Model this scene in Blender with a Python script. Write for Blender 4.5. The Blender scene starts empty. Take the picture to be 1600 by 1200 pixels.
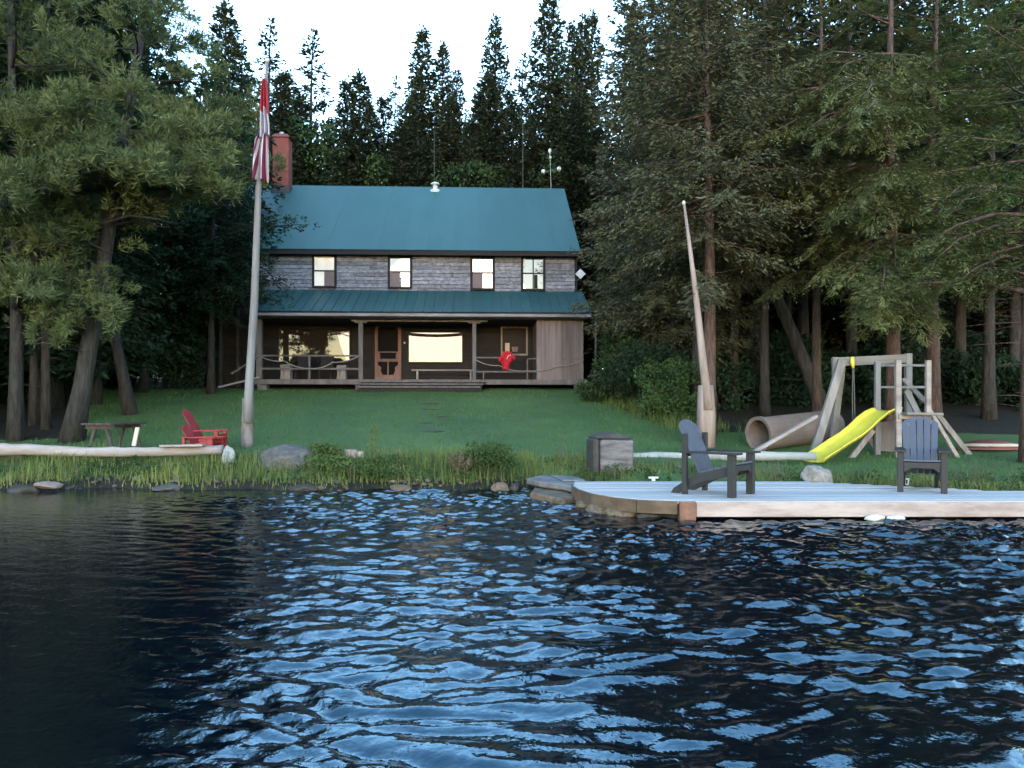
import bpy, math, random
import numpy as np
from mathutils import Vector, Matrix

# ------------------------------------------------------------------ scene, camera, sky, sun, exposure
SC = bpy.context.scene
COL = SC.collection
EYE, F, CX, HY = 1.31, 1200.0, 800.0, 632.0
R = math.radians

cam_d = bpy.data.cameras.new('camera')
cam_d.sensor_width = 36.0
cam_d.lens = 27.0
cam_d.shift_y = 0.02
cam_d.clip_start = 0.05
cam_d.clip_end = 4000
cam = bpy.data.objects.new('camera', cam_d)
COL.objects.link(cam)
cam.location = (0, 0, EYE)
cam.rotation_euler = (R(90), 0, 0)
SC.camera = cam

SUN_EL, SUN_ROT = R(6.0), R(180)
world = bpy.data.worlds.new('World')
SC.world = world
world.use_nodes = True
wn = world.node_tree
sky_n = wn.nodes.new('ShaderNodeTexSky')
sky_n.sky_type = 'NISHITA'
sky_n.sun_disc = False
sky_n.sun_elevation = SUN_EL
sky_n.sun_rotation = SUN_ROT
sky_n.ozone_density = 1.8
sky_n.dust_density = 0.12
sky_n.air_density = 1.0
wn.links.new(sky_n.outputs[0], wn.nodes['Background'].inputs[0])
wn.nodes['Background'].inputs[1].default_value = 0.1

sun_d = bpy.data.lights.new('sun', 'SUN')
sun_d.energy = 0.045
sun_d.angle = R(12)
sun_d.color = (1.0, 0.74, 0.60)
sun = bpy.data.objects.new('sun', sun_d)
COL.objects.link(sun)
sun.rotation_euler = (R(90) - SUN_EL, 0, 0)      # light travels towards +Y, from behind the camera

SC.view_settings.view_transform = 'Standard'
SC.view_settings.look = 'None'
SC.view_settings.gamma = 1.0
SC.view_settings.exposure = 4.4
SC.render.engine = 'CYCLES'
SC.cycles.use_adaptive_sampling = True
SC.cycles.adaptive_threshold = 0.02
SC.cycles.use_denoising = True
SC.cycles.max_bounces = 6
SC.cycles.diffuse_bounces = 3
SC.cycles.glossy_bounces = 3
SC.cycles.transmission_bounces = 3
SC.cycles.transparent_max_bounces = 4
SC.cycles.caustics_reflective = False
SC.cycles.caustics_refractive = False
SC.cycles.sample_clamp_indirect = 4.0

# ------------------------------------------------------------------ helpers
def P(x, y, Y):
    """world point seen at picture position (x, y) at distance Y"""
    return Vector(((x - CX) / F * Y, Y, EYE + (HY - y) / F * Y))

def tag(o, label=None, cat=None, group=None, kind=None):
    if label: o['label'] = label
    if cat: o['category'] = cat
    if group: o['group'] = group
    if kind: o['kind'] = kind
    return o

def empty(name, loc=(0, 0, 0), rz=0.0, parent=None):
    o = bpy.data.objects.new(name, None)
    COL.objects.link(o)
    o.location = loc
    o.rotation_euler = (0, 0, rz)
    o.empty_display_size = 0.2
    if parent: o.parent = parent
    return o

def link(name, me, mat=None, parent=None, smooth=False):
    if mat is not None and not me.materials:
        me.materials.append(mat)
    if smooth:
        me.polygons.foreach_set('use_smooth', np.ones(len(me.polygons), dtype=bool))
    o = bpy.data.objects.new(name, me)
    COL.objects.link(o)
    if parent: o.parent = parent
    return o

def np_mesh(name, V, Q):
    """mesh from numpy verts (n,3) and faces (m,k)"""
    me = bpy.data.meshes.new(name)
    V = np.ascontiguousarray(V, dtype=np.float32)
    Q = np.ascontiguousarray(Q, dtype=np.int32)
    m, k = Q.shape
    me.vertices.add(len(V))
    me.vertices.foreach_set('co', V.ravel())
    me.loops.add(m * k)
    me.loops.foreach_set('vertex_index', Q.ravel())
    me.polygons.add(m)
    me.polygons.foreach_set('loop_start', np.arange(0, m * k, k, dtype=np.int32))
    me.polygons.foreach_set('loop_total', np.full(m, k, dtype=np.int32))
    me.update(calc_edges=True)
    return me

class MB:
    """collects shapes into one mesh; org is subtracted from every point"""
    def __init__(self, org=(0, 0, 0)):
        self.v, self.f, self.org = [], [], Vector(org)
    def add(self, vs, fs):
        n = len(self.v)
        self.v += [tuple(Vector(p) - self.org) for p in vs]
        self.f += [tuple(i + n for i in f) for f in fs]
        return self
    def box(self, c, s, rot=None):
        c = Vector(c); hx, hy, hz = s[0] / 2, s[1] / 2, s[2] / 2
        vs = [Vector((x, y, z)) for x in (-hx, hx) for y in (-hy, hy) for z in (-hz, hz)]
        if rot is not None: vs = [rot @ p for p in vs]
        return self.add([c + p for p in vs], [(0, 1, 3, 2), (4, 6, 7, 5), (0, 4, 5, 1), (2, 3, 7, 6), (0, 2, 6, 4), (1, 5, 7, 3)])
    def span(self, a, b):
        a, b = Vector(a), Vector(b)
        return self.box((a + b) / 2, (abs(b.x - a.x), abs(b.y - a.y), abs(b.z - a.z)))
    def beam(self, a, b, w, h, up=(0, 0, 1), w2=None, h2=None):
        a, b = Vector(a), Vector(b)
        d = (b - a).normalized(); up = Vector(up)
        if abs(d.dot(up)) > .98: up = Vector((0, 1, 0))
        s = d.cross(up).normalized(); u = s.cross(d).normalized()
        w2 = w2 or w; h2 = h2 or h
        vs = []
        for p, ww, hh in ((a, w, h), (b, w2, h2)):
            vs += [p - s * ww / 2 - u * hh / 2, p + s * ww / 2 - u * hh / 2, p + s * ww / 2 + u * hh / 2, p - s * ww / 2 + u * hh / 2]
        return self.add(vs, [(3, 2, 1, 0), (4, 5, 6, 7), (0, 1, 5, 4), (1, 2, 6, 5), (2, 3, 7, 6), (3, 0, 4, 7)])
    def tube(self, pts, rad, n=8, cap=True, jit=0.0, rng=None):
        pts = [Vector(p) for p in pts]
        if not hasattr(rad, '__len__'): rad = [rad] * len(pts)
        vs, fs = [], []
        ref = None
        for i, p in enumerate(pts):
            d = (pts[min(i + 1, len(pts) - 1)] - pts[max(i - 1, 0)]).normalized()
            if ref is None:
                ref = d.orthogonal().normalized()
            s = (ref - d * ref.dot(d)).normalized(); u = d.cross(s); ref = s
            for k in range(n):
                a = 2 * math.pi * k / n
                r = rad[i] * (1 + (rng.uniform(-jit, jit) if rng else 0))
                vs.append(p + (s * math.cos(a) + u * math.sin(a)) * r)
        for i in range(len(pts) - 1):
            for k in range(n):
                k2 = (k + 1) % n
                fs.append((i * n + k, i * n + k2, (i + 1) * n + k2, (i + 1) * n + k))
        if cap:
            fs.append(tuple(range(n - 1, -1, -1)))
            fs.append(tuple((len(pts) - 1) * n + k for k in range(n)))
        return self.add(vs, fs)
    def prism(self, poly, vec):
        """polygon (list of 3D points) extruded by vec"""
        poly = [Vector(p) for p in poly]; vec = Vector(vec); n = len(poly)
        fs = [tuple(range(n - 1, -1, -1)), tuple(range(n, 2 * n))]
        fs += [(i, (i + 1) % n, n + (i + 1) % n, n + i) for i in range(n)]
        return self.add(poly + [p + vec for p in poly], fs)
    def mesh(self, name):
        me = bpy.data.meshes.new(name)
        me.from_pydata(self.v, [], self.f)
        me.validate()
        return me
    def build(self, name, mat, parent=None, smooth=False, bevel=0.0):
        import bmesh
        me = bpy.data.meshes.new(name)
        me.from_pydata(self.v, [], self.f)
        bm = bmesh.new(); bm.from_mesh(me)
        bmesh.ops.recalc_face_normals(bm, faces=bm.faces)
        if bevel > 0:
            bmesh.ops.bevel(bm, geom=list(bm.edges), offset=bevel, segments=1, affect='EDGES', clamp_overlap=True)
        bm.to_mesh(me); bm.free()
        return link(name, me, mat, parent, smooth)

# ------------------------------------------------------------------ materials
ALB = 0.64      # the whole palette, set against the long dusk exposure
def new_mat(name):
    m = bpy.data.materials.new(name); m.use_nodes = True
    return m, m.node_tree, m.node_tree.nodes['Principled BSDF']

def mat(name, col, col2=None, rough=0.8, scale=6.0, stretch=(1, 1, 1), spec=0.3, bump=0.0, rand=0.0, detail=5.0, coord='Object', metallic=0.0, bdist=0.02, lo=0.35, hi=0.65):
    """two-tone noise material; stretch squeezes the noise along an axis for grain, rand varies brightness per object"""
    m, nt, b = new_mat(name)
    b.inputs['Roughness'].default_value = rough
    b.inputs['Specular IOR Level'].default_value = spec
    b.inputs['Metallic'].default_value = metallic
    col2 = tuple(c * ALB for c in (col2 or tuple(c * 0.7 for c in col))); col = tuple(c * ALB for c in col)
    if coord == 'World':
        src = nt.nodes.new('ShaderNodeNewGeometry').outputs['Position']
    else:
        src = nt.nodes.new('ShaderNodeTexCoord').outputs[coord]
    mp = nt.nodes.new('ShaderNodeMapping'); mp.inputs['Scale'].default_value = stretch
    nt.links.new(src, mp.inputs[0])
    no = nt.nodes.new('ShaderNodeTexNoise'); no.inputs['Scale'].default_value = scale; no.inputs['Detail'].default_value = detail
    no.inputs['Roughness'].default_value = 0.65
    nt.links.new(mp.outputs[0], no.inputs['Vector'])
    cr = nt.nodes.new('ShaderNodeValToRGB')
    cr.color_ramp.elements[0].position = lo; cr.color_ramp.elements[1].position = hi
    cr.color_ramp.elements[0].color = (*col2, 1); cr.color_ramp.elements[1].color = (*col, 1)
    nt.links.new(no.outputs['Fac'], cr.inputs[0])
    out = cr.outputs[0]
    if rand > 0:
        oi = nt.nodes.new('ShaderNodeObjectInfo')
        mr = nt.nodes.new('ShaderNodeMapRange'); mr.inputs['To Min'].default_value = 1 - rand; mr.inputs['To Max'].default_value = 1 + rand
        nt.links.new(oi.outputs['Random'], mr.inputs['Value'])
        hs = nt.nodes.new('ShaderNodeHueSaturation')
        nt.links.new(mr.outputs[0], hs.inputs['Value']); nt.links.new(out, hs.inputs['Color'])
        out = hs.outputs[0]
    nt.links.new(out, b.inputs['Base Color'])
    if bump > 0:
        bp = nt.nodes.new('ShaderNodeBump'); bp.inputs['Strength'].default_value = bump; bp.inputs['Distance'].default_value = bdist
        nt.links.new(no.outputs['Fac'], bp.inputs['Height']); nt.links.new(bp.outputs[0], b.inputs['Normal'])
    return m

def leaf_mat(name, col, col2, rand=0.18, trans=0.25, scale=0.9):
    m, nt, b = new_mat(name)
    col, col2 = tuple(c * ALB for c in col), tuple(c * ALB for c in col2)
    b.inputs['Roughness'].default_value = 0.6
    b.inputs['Specular IOR Level'].default_value = 0.08
    ge = nt.nodes.new('ShaderNodeNewGeometry')
    no = nt.nodes.new('ShaderNodeTexNoise'); no.inputs['Scale'].default_value = scale; no.inputs['Detail'].default_value = 3
    nt.links.new(ge.outputs['Position'], no.inputs['Vector'])
    add = nt.nodes.new('ShaderNodeMath'); add.operation = 'MULTIPLY_ADD'
    add.inputs[1].default_value = 0.14
    nt.links.new(ge.outputs['Random Per Island'], add.inputs[0])
    nt.links.new(no.outputs['Fac'], add.inputs[2])
    cr = nt.nodes.new('ShaderNodeValToRGB')
    cr.color_ramp.elements[0].position = 0.38; cr.color_ramp.elements[1].position = 0.76
    cr.color_ramp.elements[0].color = (*col2, 1); cr.color_ramp.elements[1].color = (*col, 1)
    nt.links.new(add.outputs[0], cr.inputs[0])
    oi = nt.nodes.new('ShaderNodeObjectInfo')
    mr = nt.nodes.new('ShaderNodeMapRange'); mr.inputs['To Min'].default_value = 1 - rand; mr.inputs['To Max'].default_value = 1 + rand
    nt.links.new(oi.outputs['Random'], mr.inputs['Value'])
    hs = nt.nodes.new('ShaderNodeHueSaturation')
    nt.links.new(mr.outputs[0], hs.inputs['Value']); nt.links.new(cr.outputs[0], hs.inputs['Color'])
    nt.links.new(hs.outputs[0], b.inputs['Base Color'])
    tr = nt.nodes.new('ShaderNodeBsdfTranslucent'); nt.links.new(hs.outputs[0], tr.inputs['Color'])
    mx = nt.nodes.new('ShaderNodeMixShader'); mx.inputs[0].default_value = trans
    nt.links.new(b.outputs[0], mx.inputs[1]); nt.links.new(tr.outputs[0], mx.inputs[2])
    nt.links.new(mx.outputs[0], nt.nodes['Material Output'].inputs['Surface'])
    return m

M = {}
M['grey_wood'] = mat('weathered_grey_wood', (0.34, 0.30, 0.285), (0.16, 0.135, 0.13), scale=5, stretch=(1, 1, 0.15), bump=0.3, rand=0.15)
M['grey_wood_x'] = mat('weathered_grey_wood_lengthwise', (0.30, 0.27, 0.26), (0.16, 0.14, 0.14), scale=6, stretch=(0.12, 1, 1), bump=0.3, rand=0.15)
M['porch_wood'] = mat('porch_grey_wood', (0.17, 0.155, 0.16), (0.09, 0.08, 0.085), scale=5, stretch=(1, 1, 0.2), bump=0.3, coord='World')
M['old_wood'] = mat('old_dark_wood', (0.085, 0.068, 0.064), (0.04, 0.032, 0.031), scale=6, stretch=(1, .2, 1), bump=0.3)
M['pole'] = mat('grey_pole_wood', (0.26, 0.25, 0.262), (0.16, 0.15, 0.155), scale=7, stretch=(1, 1, 0.08), bump=0.3)
M['stub'] = mat('bark_stripped_stub', (0.27, 0.235, 0.23), (0.12, 0.10, 0.095), scale=9, stretch=(1, 1, 0.35), bump=0.6)
M['pink_wood'] = mat('pinkish_bare_wood', (0.42, 0.32, 0.29), (0.26, 0.19, 0.17), scale=6, stretch=(1, 1, 0.1), bump=0.35)
M['log'] = mat('bleached_log', (0.42, 0.36, 0.34), (0.24, 0.19, 0.18), scale=5, stretch=(0.12, 1, 1), bump=0.5)
M['log_grey'] = mat('grey_log', (0.42, 0.41, 0.39), (0.26, 0.25, 0.23), scale=5, stretch=(0.12, 1, 1), bump=0.5)
M['clap'] = mat('grey_clapboard_paint', (0.295, 0.29, 0.335), (0.15, 0.146, 0.17), scale=14, stretch=(0.5, 1, 1), rand=0.3, bump=0.4, coord='World', lo=.4, hi=.6)
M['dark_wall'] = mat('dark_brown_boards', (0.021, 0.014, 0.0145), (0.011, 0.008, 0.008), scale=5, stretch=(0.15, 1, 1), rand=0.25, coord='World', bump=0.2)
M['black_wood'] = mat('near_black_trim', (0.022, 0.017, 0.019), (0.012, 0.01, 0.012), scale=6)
M['roof'] = mat('teal_metal_roof', (0.032, 0.116, 0.120), (0.027, 0.102, 0.106), rough=0.5, scale=0.9, stretch=(2.5, .5, .5), spec=0.35, coord='World', rand=0.04)
M['roof2'] = mat('teal_porch_roof', (0.028, 0.100, 0.104), (0.020, 0.080, 0.084), rough=0.5, scale=1.5, stretch=(3, 1, 1), spec=0.4, coord='World', rand=0.08)
M['fascia'] = mat('grey_gutter', (0.30, 0.29, 0.32), (0.16, 0.15, 0.17), scale=3, stretch=(0.3, 1, 1), coord='World')
M['plank'] = mat('pinkish_grey_planks', (0.215, 0.175, 0.18), (0.13, 0.10, 0.103), scale=4, stretch=(1.5, 1, 0.12), rand=0.2, bump=0.3, coord='World')
M['door_wood'] = mat('pinkish_door_wood', (0.26, 0.15, 0.13), (0.17, 0.09, 0.08), scale=7, stretch=(1, 1, 0.2))
M['screen'] = mat('black_insect_screen', (0.012, 0.011, 0.012), rough=0.9, spec=0.1)
M['half_screen'] = mat('brown_half_screen', (0.25, 0.19, 0.19), (0.21, 0.16, 0.16), rough=0.95, spec=0.05)
M['brick'] = mat('painted_red_chimney', (0.30, 0.085, 0.065), (0.24, 0.065, 0.055), scale=3, rough=0.85, bump=0.1)
M['lead'] = mat('dark_lead_flashing', (0.06, 0.06, 0.075), rough=0.6)
M['white_metal'] = mat('white_enamel', (0.75, 0.75, 0.75), (0.62, 0.62, 0.62), rough=0.5)
M['steel'] = mat('galvanised_steel', (0.45, 0.46, 0.48), (0.33, 0.34, 0.36), rough=0.45, metallic=0.6)
M['thin_metal'] = mat('dull_dark_metal', (0.10, 0.10, 0.10), rough=0.6)
M['slate_plastic'] = mat('slate_blue_plastic', (0.075, 0.085, 0.125), (0.066, 0.074, 0.11), rough=0.55, scale=9, spec=0.35)
M['dark_plastic'] = mat('charcoal_plastic', (0.030, 0.028, 0.031), (0.025, 0.023, 0.026), rough=0.6, scale=9, spec=0.3)
M['red_paint'] = mat('red_paint', (0.36, 0.030, 0.034), (0.25, 0.018, 0.022), rough=0.5, scale=6)
M['red_cloth'] = mat('red_cloth', (0.55, 0.02, 0.035), (0.42, 0.012, 0.025), rough=0.9, scale=12)
M['yellow'] = mat('yellow_slide_plastic', (0.82, 0.70, 0.075), (0.70, 0.57, 0.06), rough=0.5, scale=4, spec=0.4)
M['deck'] = mat('pale_deck_boards', (0.62, 0.575, 0.565), (0.49, 0.45, 0.44), scale=4.5, stretch=(0.12, 1, 1), rough=0.7, rand=0.07, coord='World', bump=0.1)
M['deck_face'] = mat('pinkish_dock_fascia', (0.52, 0.42, 0.40), (0.24, 0.165, 0.15), scale=5, stretch=(0.22, 1, 1), bump=0.25, coord='World', lo=.3, hi=.6)
M['brown_face'] = mat('brown_dock_edge', (0.20, 0.135, 0.09), (0.09, 0.06, 0.04), scale=4, stretch=(0.35, 1, 1), bump=0.4, coord='World')
M['rust_block'] = mat('reddish_corner_block', (0.28, 0.14, 0.10), (0.17, 0.085, 0.06), scale=9, bump=0.3)
M['wet_rock'] = mat('dark_wet_rock', (0.07, 0.06, 0.05), (0.03, 0.026, 0.024), scale=5, bump=0.7, rough=0.6)
M['tan_rock'] = mat('tan_rock', (0.24, 0.17, 0.11), (0.09, 0.065, 0.05), scale=6, bump=0.7)
M['grey_rock'] = mat('grey_rock', (0.15, 0.138, 0.135), (0.07, 0.064, 0.060), scale=5, bump=0.7, detail=8)
M['pale_rock'] = mat('pale_boulder', (0.38, 0.36, 0.345), (0.20, 0.18, 0.165), scale=4, bump=0.5)
M['pink_rock'] = mat('pinkish_rock', (0.34, 0.255, 0.23), (0.18, 0.13, 0.115), scale=5, bump=0.5)
M['slab'] = mat('grey_ledge_stone', (0.25, 0.235, 0.24), (0.13, 0.115, 0.115), scale=4, bump=0.6)
M['block'] = mat('stained_block_face', (0.22, 0.195, 0.2), (0.055, 0.048, 0.048), scale=5, stretch=(0.5, 1, 2.2), bump=0.5, lo=.3, hi=.62)
M['block_dark'] = mat('dark_block_stone', (0.085, 0.075, 0.072), (0.04, 0.035, 0.033), scale=7, bump=0.6)
M['pipe'] = mat('brown_pipe', (0.24, 0.175, 0.15), (0.17, 0.12, 0.105), scale=3, bump=0.25)
M['soil'] = mat('forest_floor', (0.030, 0.024, 0.016), (0.010, 0.009, 0.006), scale=6, bump=1.0, detail=9, bdist=.08)
M['lawn'] = mat('lawn_turf', (0.100, 0.165, 0.045), (0.046, 0.105, 0.031), scale=0.45, bump=0.5, detail=9, coord='World')
M['pebble'] = mat('shore_pebbles', (0.20, 0.17, 0.15), (0.04, 0.035, 0.03), scale=3, bump=.3, lo=.4, hi=.7)
M['foam'] = mat('white_foam', (0.8, 0.8, 0.78), (0.7, 0.7, 0.68), rough=0.9, bump=0.3, scale=20)
M['rope'] = mat('grey_rope', (0.30, 0.28, 0.27), rough=0.9)
M['canoe_red'] = mat('dull_red_hull', (0.24, 0.06, 0.05), (0.17, 0.04, 0.035), scale=3, rough=0.5)
M['cream'] = mat('cream_paint', (0.62, 0.52, 0.45), (0.48, 0.38, 0.32), scale=3, rough=0.6)
M['bark'] = mat('grey_bark', (0.062, 0.052, 0.048), (0.026, 0.022, 0.020), scale=11, stretch=(1, 1, 0.25), bump=1.0, rand=0.15, bdist=.07, lo=.4, hi=.6)
M['bark_dark'] = mat('dark_bark', (0.045, 0.040, 0.038), (0.018, 0.016, 0.015), scale=11, stretch=(1, 1, 0.25), bump=1.0, rand=0.15, bdist=.07, lo=.4, hi=.6)
M['bark_pink'] = mat('reddish_bark', (0.125, 0.074, 0.062), (0.055, 0.034, 0.029), scale=11, stretch=(1, 1, 0.25), bump=1.0, rand=0.15, bdist=.07, lo=.4, hi=.6)
M['pine'] = leaf_mat('pine_needles', (0.160, 0.196, 0.082), (0.064, 0.092, 0.042), trans=0.2)
M['hemlock'] = leaf_mat('hemlock_needles', (0.210, 0.228, 0.090), (0.090, 0.108, 0.048), trans=0.2)
M['hemlock_light'] = leaf_mat('pale_hemlock_needles', (0.250, 0.268, 0.108), (0.115, 0.134, 0.060), trans=0.2)
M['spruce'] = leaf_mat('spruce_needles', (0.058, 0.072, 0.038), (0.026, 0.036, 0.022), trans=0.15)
M['grey_spruce'] = leaf_mat('grey_spruce_needles', (0.165, 0.166, 0.094), (0.076, 0.080, 0.049), trans=0.15)
M['fir'] = leaf_mat('fresh_fir_needles', (0.150, 0.220, 0.070), (0.065, 0.110, 0.042), trans=0.25)
M['leaf'] = leaf_mat('green_leaves', (0.100, 0.170, 0.060), (0.042, 0.080, 0.034), trans=0.3)
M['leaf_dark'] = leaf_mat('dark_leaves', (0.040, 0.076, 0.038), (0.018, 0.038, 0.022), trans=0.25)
M['grass'] = leaf_mat('grass_blades', (0.26, 0.29, 0.095), (0.105, 0.150, 0.046), trans=0.3, scale=1.2)
M['turf'] = leaf_mat('turf_blades', (0.120, 0.215, 0.054), (0.050, 0.125, 0.034), trans=0.2, scale=0.5)
M['seed'] = leaf_mat('seed_heads', (0.26, 0.22, 0.15), (0.13, 0.11, 0.07), trans=0.3)

def glass_mat(name, tint=(0.02, 0.02, 0.022), ior=1.5, rough=0.01):
    m, nt, b = new_mat(name)
    b.inputs['Base Color'].default_value = (*tint, 1)
    b.inputs['Roughness'].default_value = rough
    b.inputs['IOR'].default_value = ior
    b.inputs['Specular IOR Level'].default_value = 0.5
    return m
M['porch_glass'] = glass_mat('porch_window_glass', (0.02, 0.016, 0.014), ior=1.40)
M['painted_sky_glass'] = glass_mat('glass_painted_sky_reflection', (0.85, 0.72, 0.62), 1.5, 0.05)  # cream base colour paints in the bright sky mirrored by the first upper window
M['glass'] = glass_mat('window_glass', ior=1.7)

def water_mat():
    m, nt, b = new_mat('lake_water')
    b.inputs['Base Color'].default_value = (0.001, 0.0026, 0.0055, 1)
    b.inputs['Roughness'].default_value = 0.03
    b.inputs['Specular Tint'].default_value = (0.46, 0.82, 1.0, 1)
    b.inputs['IOR'].default_value = 1.95
    ge = nt.nodes.new('ShaderNodeNewGeometry')
    no = nt.nodes.new('ShaderNodeTexNoise'); no.inputs['Scale'].default_value = 22; no.inputs['Detail'].default_value = 3
    nt.links.new(ge.outputs['Position'], no.inputs['Vector'])
    bp = nt.nodes.new('ShaderNodeBump'); bp.inputs['Strength'].default_value = 0.55; bp.inputs['Distance'].default_value = 0.008
    nt.links.new(no.outputs['Fac'], bp.inputs['Height']); nt.links.new(bp.outputs[0], b.inputs['Normal'])
    return m
M['water'] = water_mat()

# ------------------------------------------------------------------ terrain
def smooth(a, b, x):
    t = np.clip((x - a) / (b - a), 0, 1)
    return t * t * (3 - 2 * t)

def vnoise(x, y, seed=0):
    """cheap smooth pseudo noise from sines"""
    r = np.random.RandomState(seed); out = 0
    for k in range(9):
        a = r.uniform(0, 2 * math.pi); f = r.uniform(.35, 2.2); ph = r.uniform(0, 6.28)
        out = out + np.sin((x * math.cos(a) + y * math.sin(a)) * f + ph) / 9
    return out

def shore(x):
    s = 11.75 + 0.25 * np.sin(x * 0.9 + 1.0) * .5 + .12 * np.sin(x * 2.7) + .05 * np.sin(x * 6.1 + 2)
    s = s - 0.75 * smooth(0.6, 2.2, x) - 0.7 * smooth(3.6, 5.4, x)
    s = s + 0.02 * np.abs(np.clip(x + 8, -60, 0)) * 0 
    return s

def ground(x, y):
    x = np.asarray(x, dtype=float); y = np.asarray(y, dtype=float)
    d = y - shore(x)
    low = np.clip(-0.06 + 0.45 * d, -2.5, 0)
    prof = np.interp(y, [9, 12.6, 13.2, 15, 18, 22, 26, 30, 45, 70, 160, 900], [.2, .27, .36, .46, .85, 1.36, 1.80, 2.05, 3.0, 4.5, 8.0, 12.0])
    prof = prof - 0.10 * smooth(2.5, 4.5, x) * (1 - smooth(18, 26, y))
    bank = -0.06 + np.clip(d / 0.2, 0, 1) * 0.16
    up = bank + (prof - 0.10) * smooth(0.05, 1.15, d)
    z = np.where(d < 0, low, up)
    z = z + vnoise(x, y, 3) * 0.05 * smooth(.2, 2.5, d)
    return z

def gz(x, y):
    return float(ground(x, y))

def lawn_left(y): return np.interp(y, [11, 13, 16, 26, 28], [-30, -30, -9.3, -14.5, -15])
def lawn_right(y): return np.interp(y, [11, 15.4, 17.5, 21, 26, 28], [30, 30, 4.4, 3.4, 2.9, 2.9])

def grid_mesh(name, xs, ys, zf, keep=None):
    X, Y = np.meshgrid(xs, ys)
    Z = zf(X, Y)
    V = np.stack([X, Y, Z], -1).reshape(-1, 3)
    nx, ny = len(xs), len(ys)
    i = np.arange(nx - 1)[None, :] + np.arange(ny - 1)[:, None] * nx
    Q = np.stack([i, i + 1, i + 1 + nx, i + nx], -1).reshape(-1, 4)
    if keep is not None:
        cx = (X[:-1, :-1] + X[1:, 1:]) / 2; cy = (Y[:-1, :-1] + Y[1:, 1:]) / 2
        Q = Q[keep(cx, cy).reshape(-1)]
        used = np.unique(Q); remap = np.full(len(V), -1); remap[used] = np.arange(len(used))
        V = V[used]; Q = remap[Q]
    return np_mesh(name, V, Q)

def axis(lo, hi, step, far_lo, far_hi, grow=1.35):
    a = list(np.arange(lo, hi + 1e-6, step))
    s, v = step, a[-1]
    while v < far_hi:
        s *= grow; v += s; a.append(min(v, far_hi))
    s, v = step, a[0]
    while v > far_lo:
        s *= grow; v -= s; a.insert(0, max(v, far_lo))
    return np.array(a)

gx = axis(-20, 20, 0.2, -900, 900)
gy = axis(9, 30, 0.16, -900, 900)
g = link('ground', grid_mesh('ground', gx, gy, ground), M['soil'], smooth=True)
tag(g, kind='structure')
lx = np.arange(-20, 20, 0.16); ly = np.arange(11.2, 27.2, 0.12)
def lawn_keep(x, y):
    d = y - shore(x)
    w = vnoise(x * 2.5, y * 2.5, 8) * .5
    return (d > 0.36 + w * .2) & (x > lawn_left(y) + w) & (x < lawn_right(y) + w)
nt = M['lawn'].node_tree; b = nt.nodes['Principled BSDF']
src = b.inputs['Base Color'].links[0].from_socket
ge = nt.nodes.new('ShaderNodeNewGeometry')
no = nt.nodes.new('ShaderNodeTexNoise'); no.inputs['Scale'].default_value = 1.7; no.inputs['Detail'].default_value = 7; no.inputs['Roughness'].default_value = .7
nt.links.new(ge.outputs['Position'], no.inputs['Vector'])
cr = nt.nodes.new('ShaderNodeValToRGB'); cr.color_ramp.elements[0].position = .54; cr.color_ramp.elements[1].position = .72
nt.links.new(no.outputs['Fac'], cr.inputs[0])
mx = nt.nodes.new('ShaderNodeMixRGB'); mx.inputs[2].default_value = (0.060, 0.062, 0.022, 1)
nt.links.new(cr.outputs[0], mx.inputs[0]); nt.links.new(src, mx.inputs[1]); nt.links.new(mx.outputs[0], b.inputs['Base Color'])
lw = link('lawn', grid_mesh('lawn', lx, ly, lambda x, y: ground(x, y) + 0.012, lawn_keep), M['lawn'], smooth=True)
tag(lw, kind='structure')

# ------------------------------------------------------------------ lake
def waves(X, Y):
    r = np.random.RandomState(11)
    # slow warp so that no train of crests runs straight
    wx = X + 0.35 * np.sin(0.55 * Y + 0.8 * X + 1.3) + 0.16 * np.sin(1.7 * X - 1.1 * Y) + .05 * np.sin(4.1 * X + 3.3 * Y)
    wy = Y + 0.30 * np.sin(0.7 * X + 0.4 * Y) + 0.12 * np.sin(2.3 * Y + 1.3 * X + .6) + .04 * np.sin(5.3 * Y - 3.9 * X)
    z = np.zeros_like(X)
    for k in range(84):
        lam = 0.125 * math.exp(r.normal(0, 0.62)); lam = min(max(lam, .07), .8)
        th = R(90) + r.normal(0, 0.72)
        kk = 2 * math.pi / lam
        sl = 0.050 * r.uniform(.6, 1.3)
        ph = kk * (wx * math.cos(th) + wy * math.sin(th)) + r.uniform(0, 6.28)
        z += sl / kk * (np.sin(ph) + 0.2 * np.cos(2 * ph))
    patch = (0.92 + 0.35 * vnoise(X * .5, Y * .7, 21) * 2) * (0.10 + 0.90 * smooth(-.60, -.24, X / np.maximum(Y, 1.5)))
    win = smooth(-8.9, -7.6, X) * smooth(8.9, 7.6, X) * smooth(1.0, 1.8, Y)
    return z * np.clip(patch, .08, 1.3) * win
wxs = axis(-9.0, 9.0, 0.036, -900, 900, 1.5)
wys = np.concatenate([axis(1.0, 1.02, 0.02, -900, 1.02, 1.5)[:-1], np.arange(1.03, 4.6, 0.02), np.arange(4.6, 12.9, 0.032)])
wat = link('lake_water', grid_mesh('lake_water', wxs, wys, waves, lambda x, y: y < shore(np.clip(x, -40, 40)) + 0.6), M['water'], smooth=True)
tag(wat, kind='structure')

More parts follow.
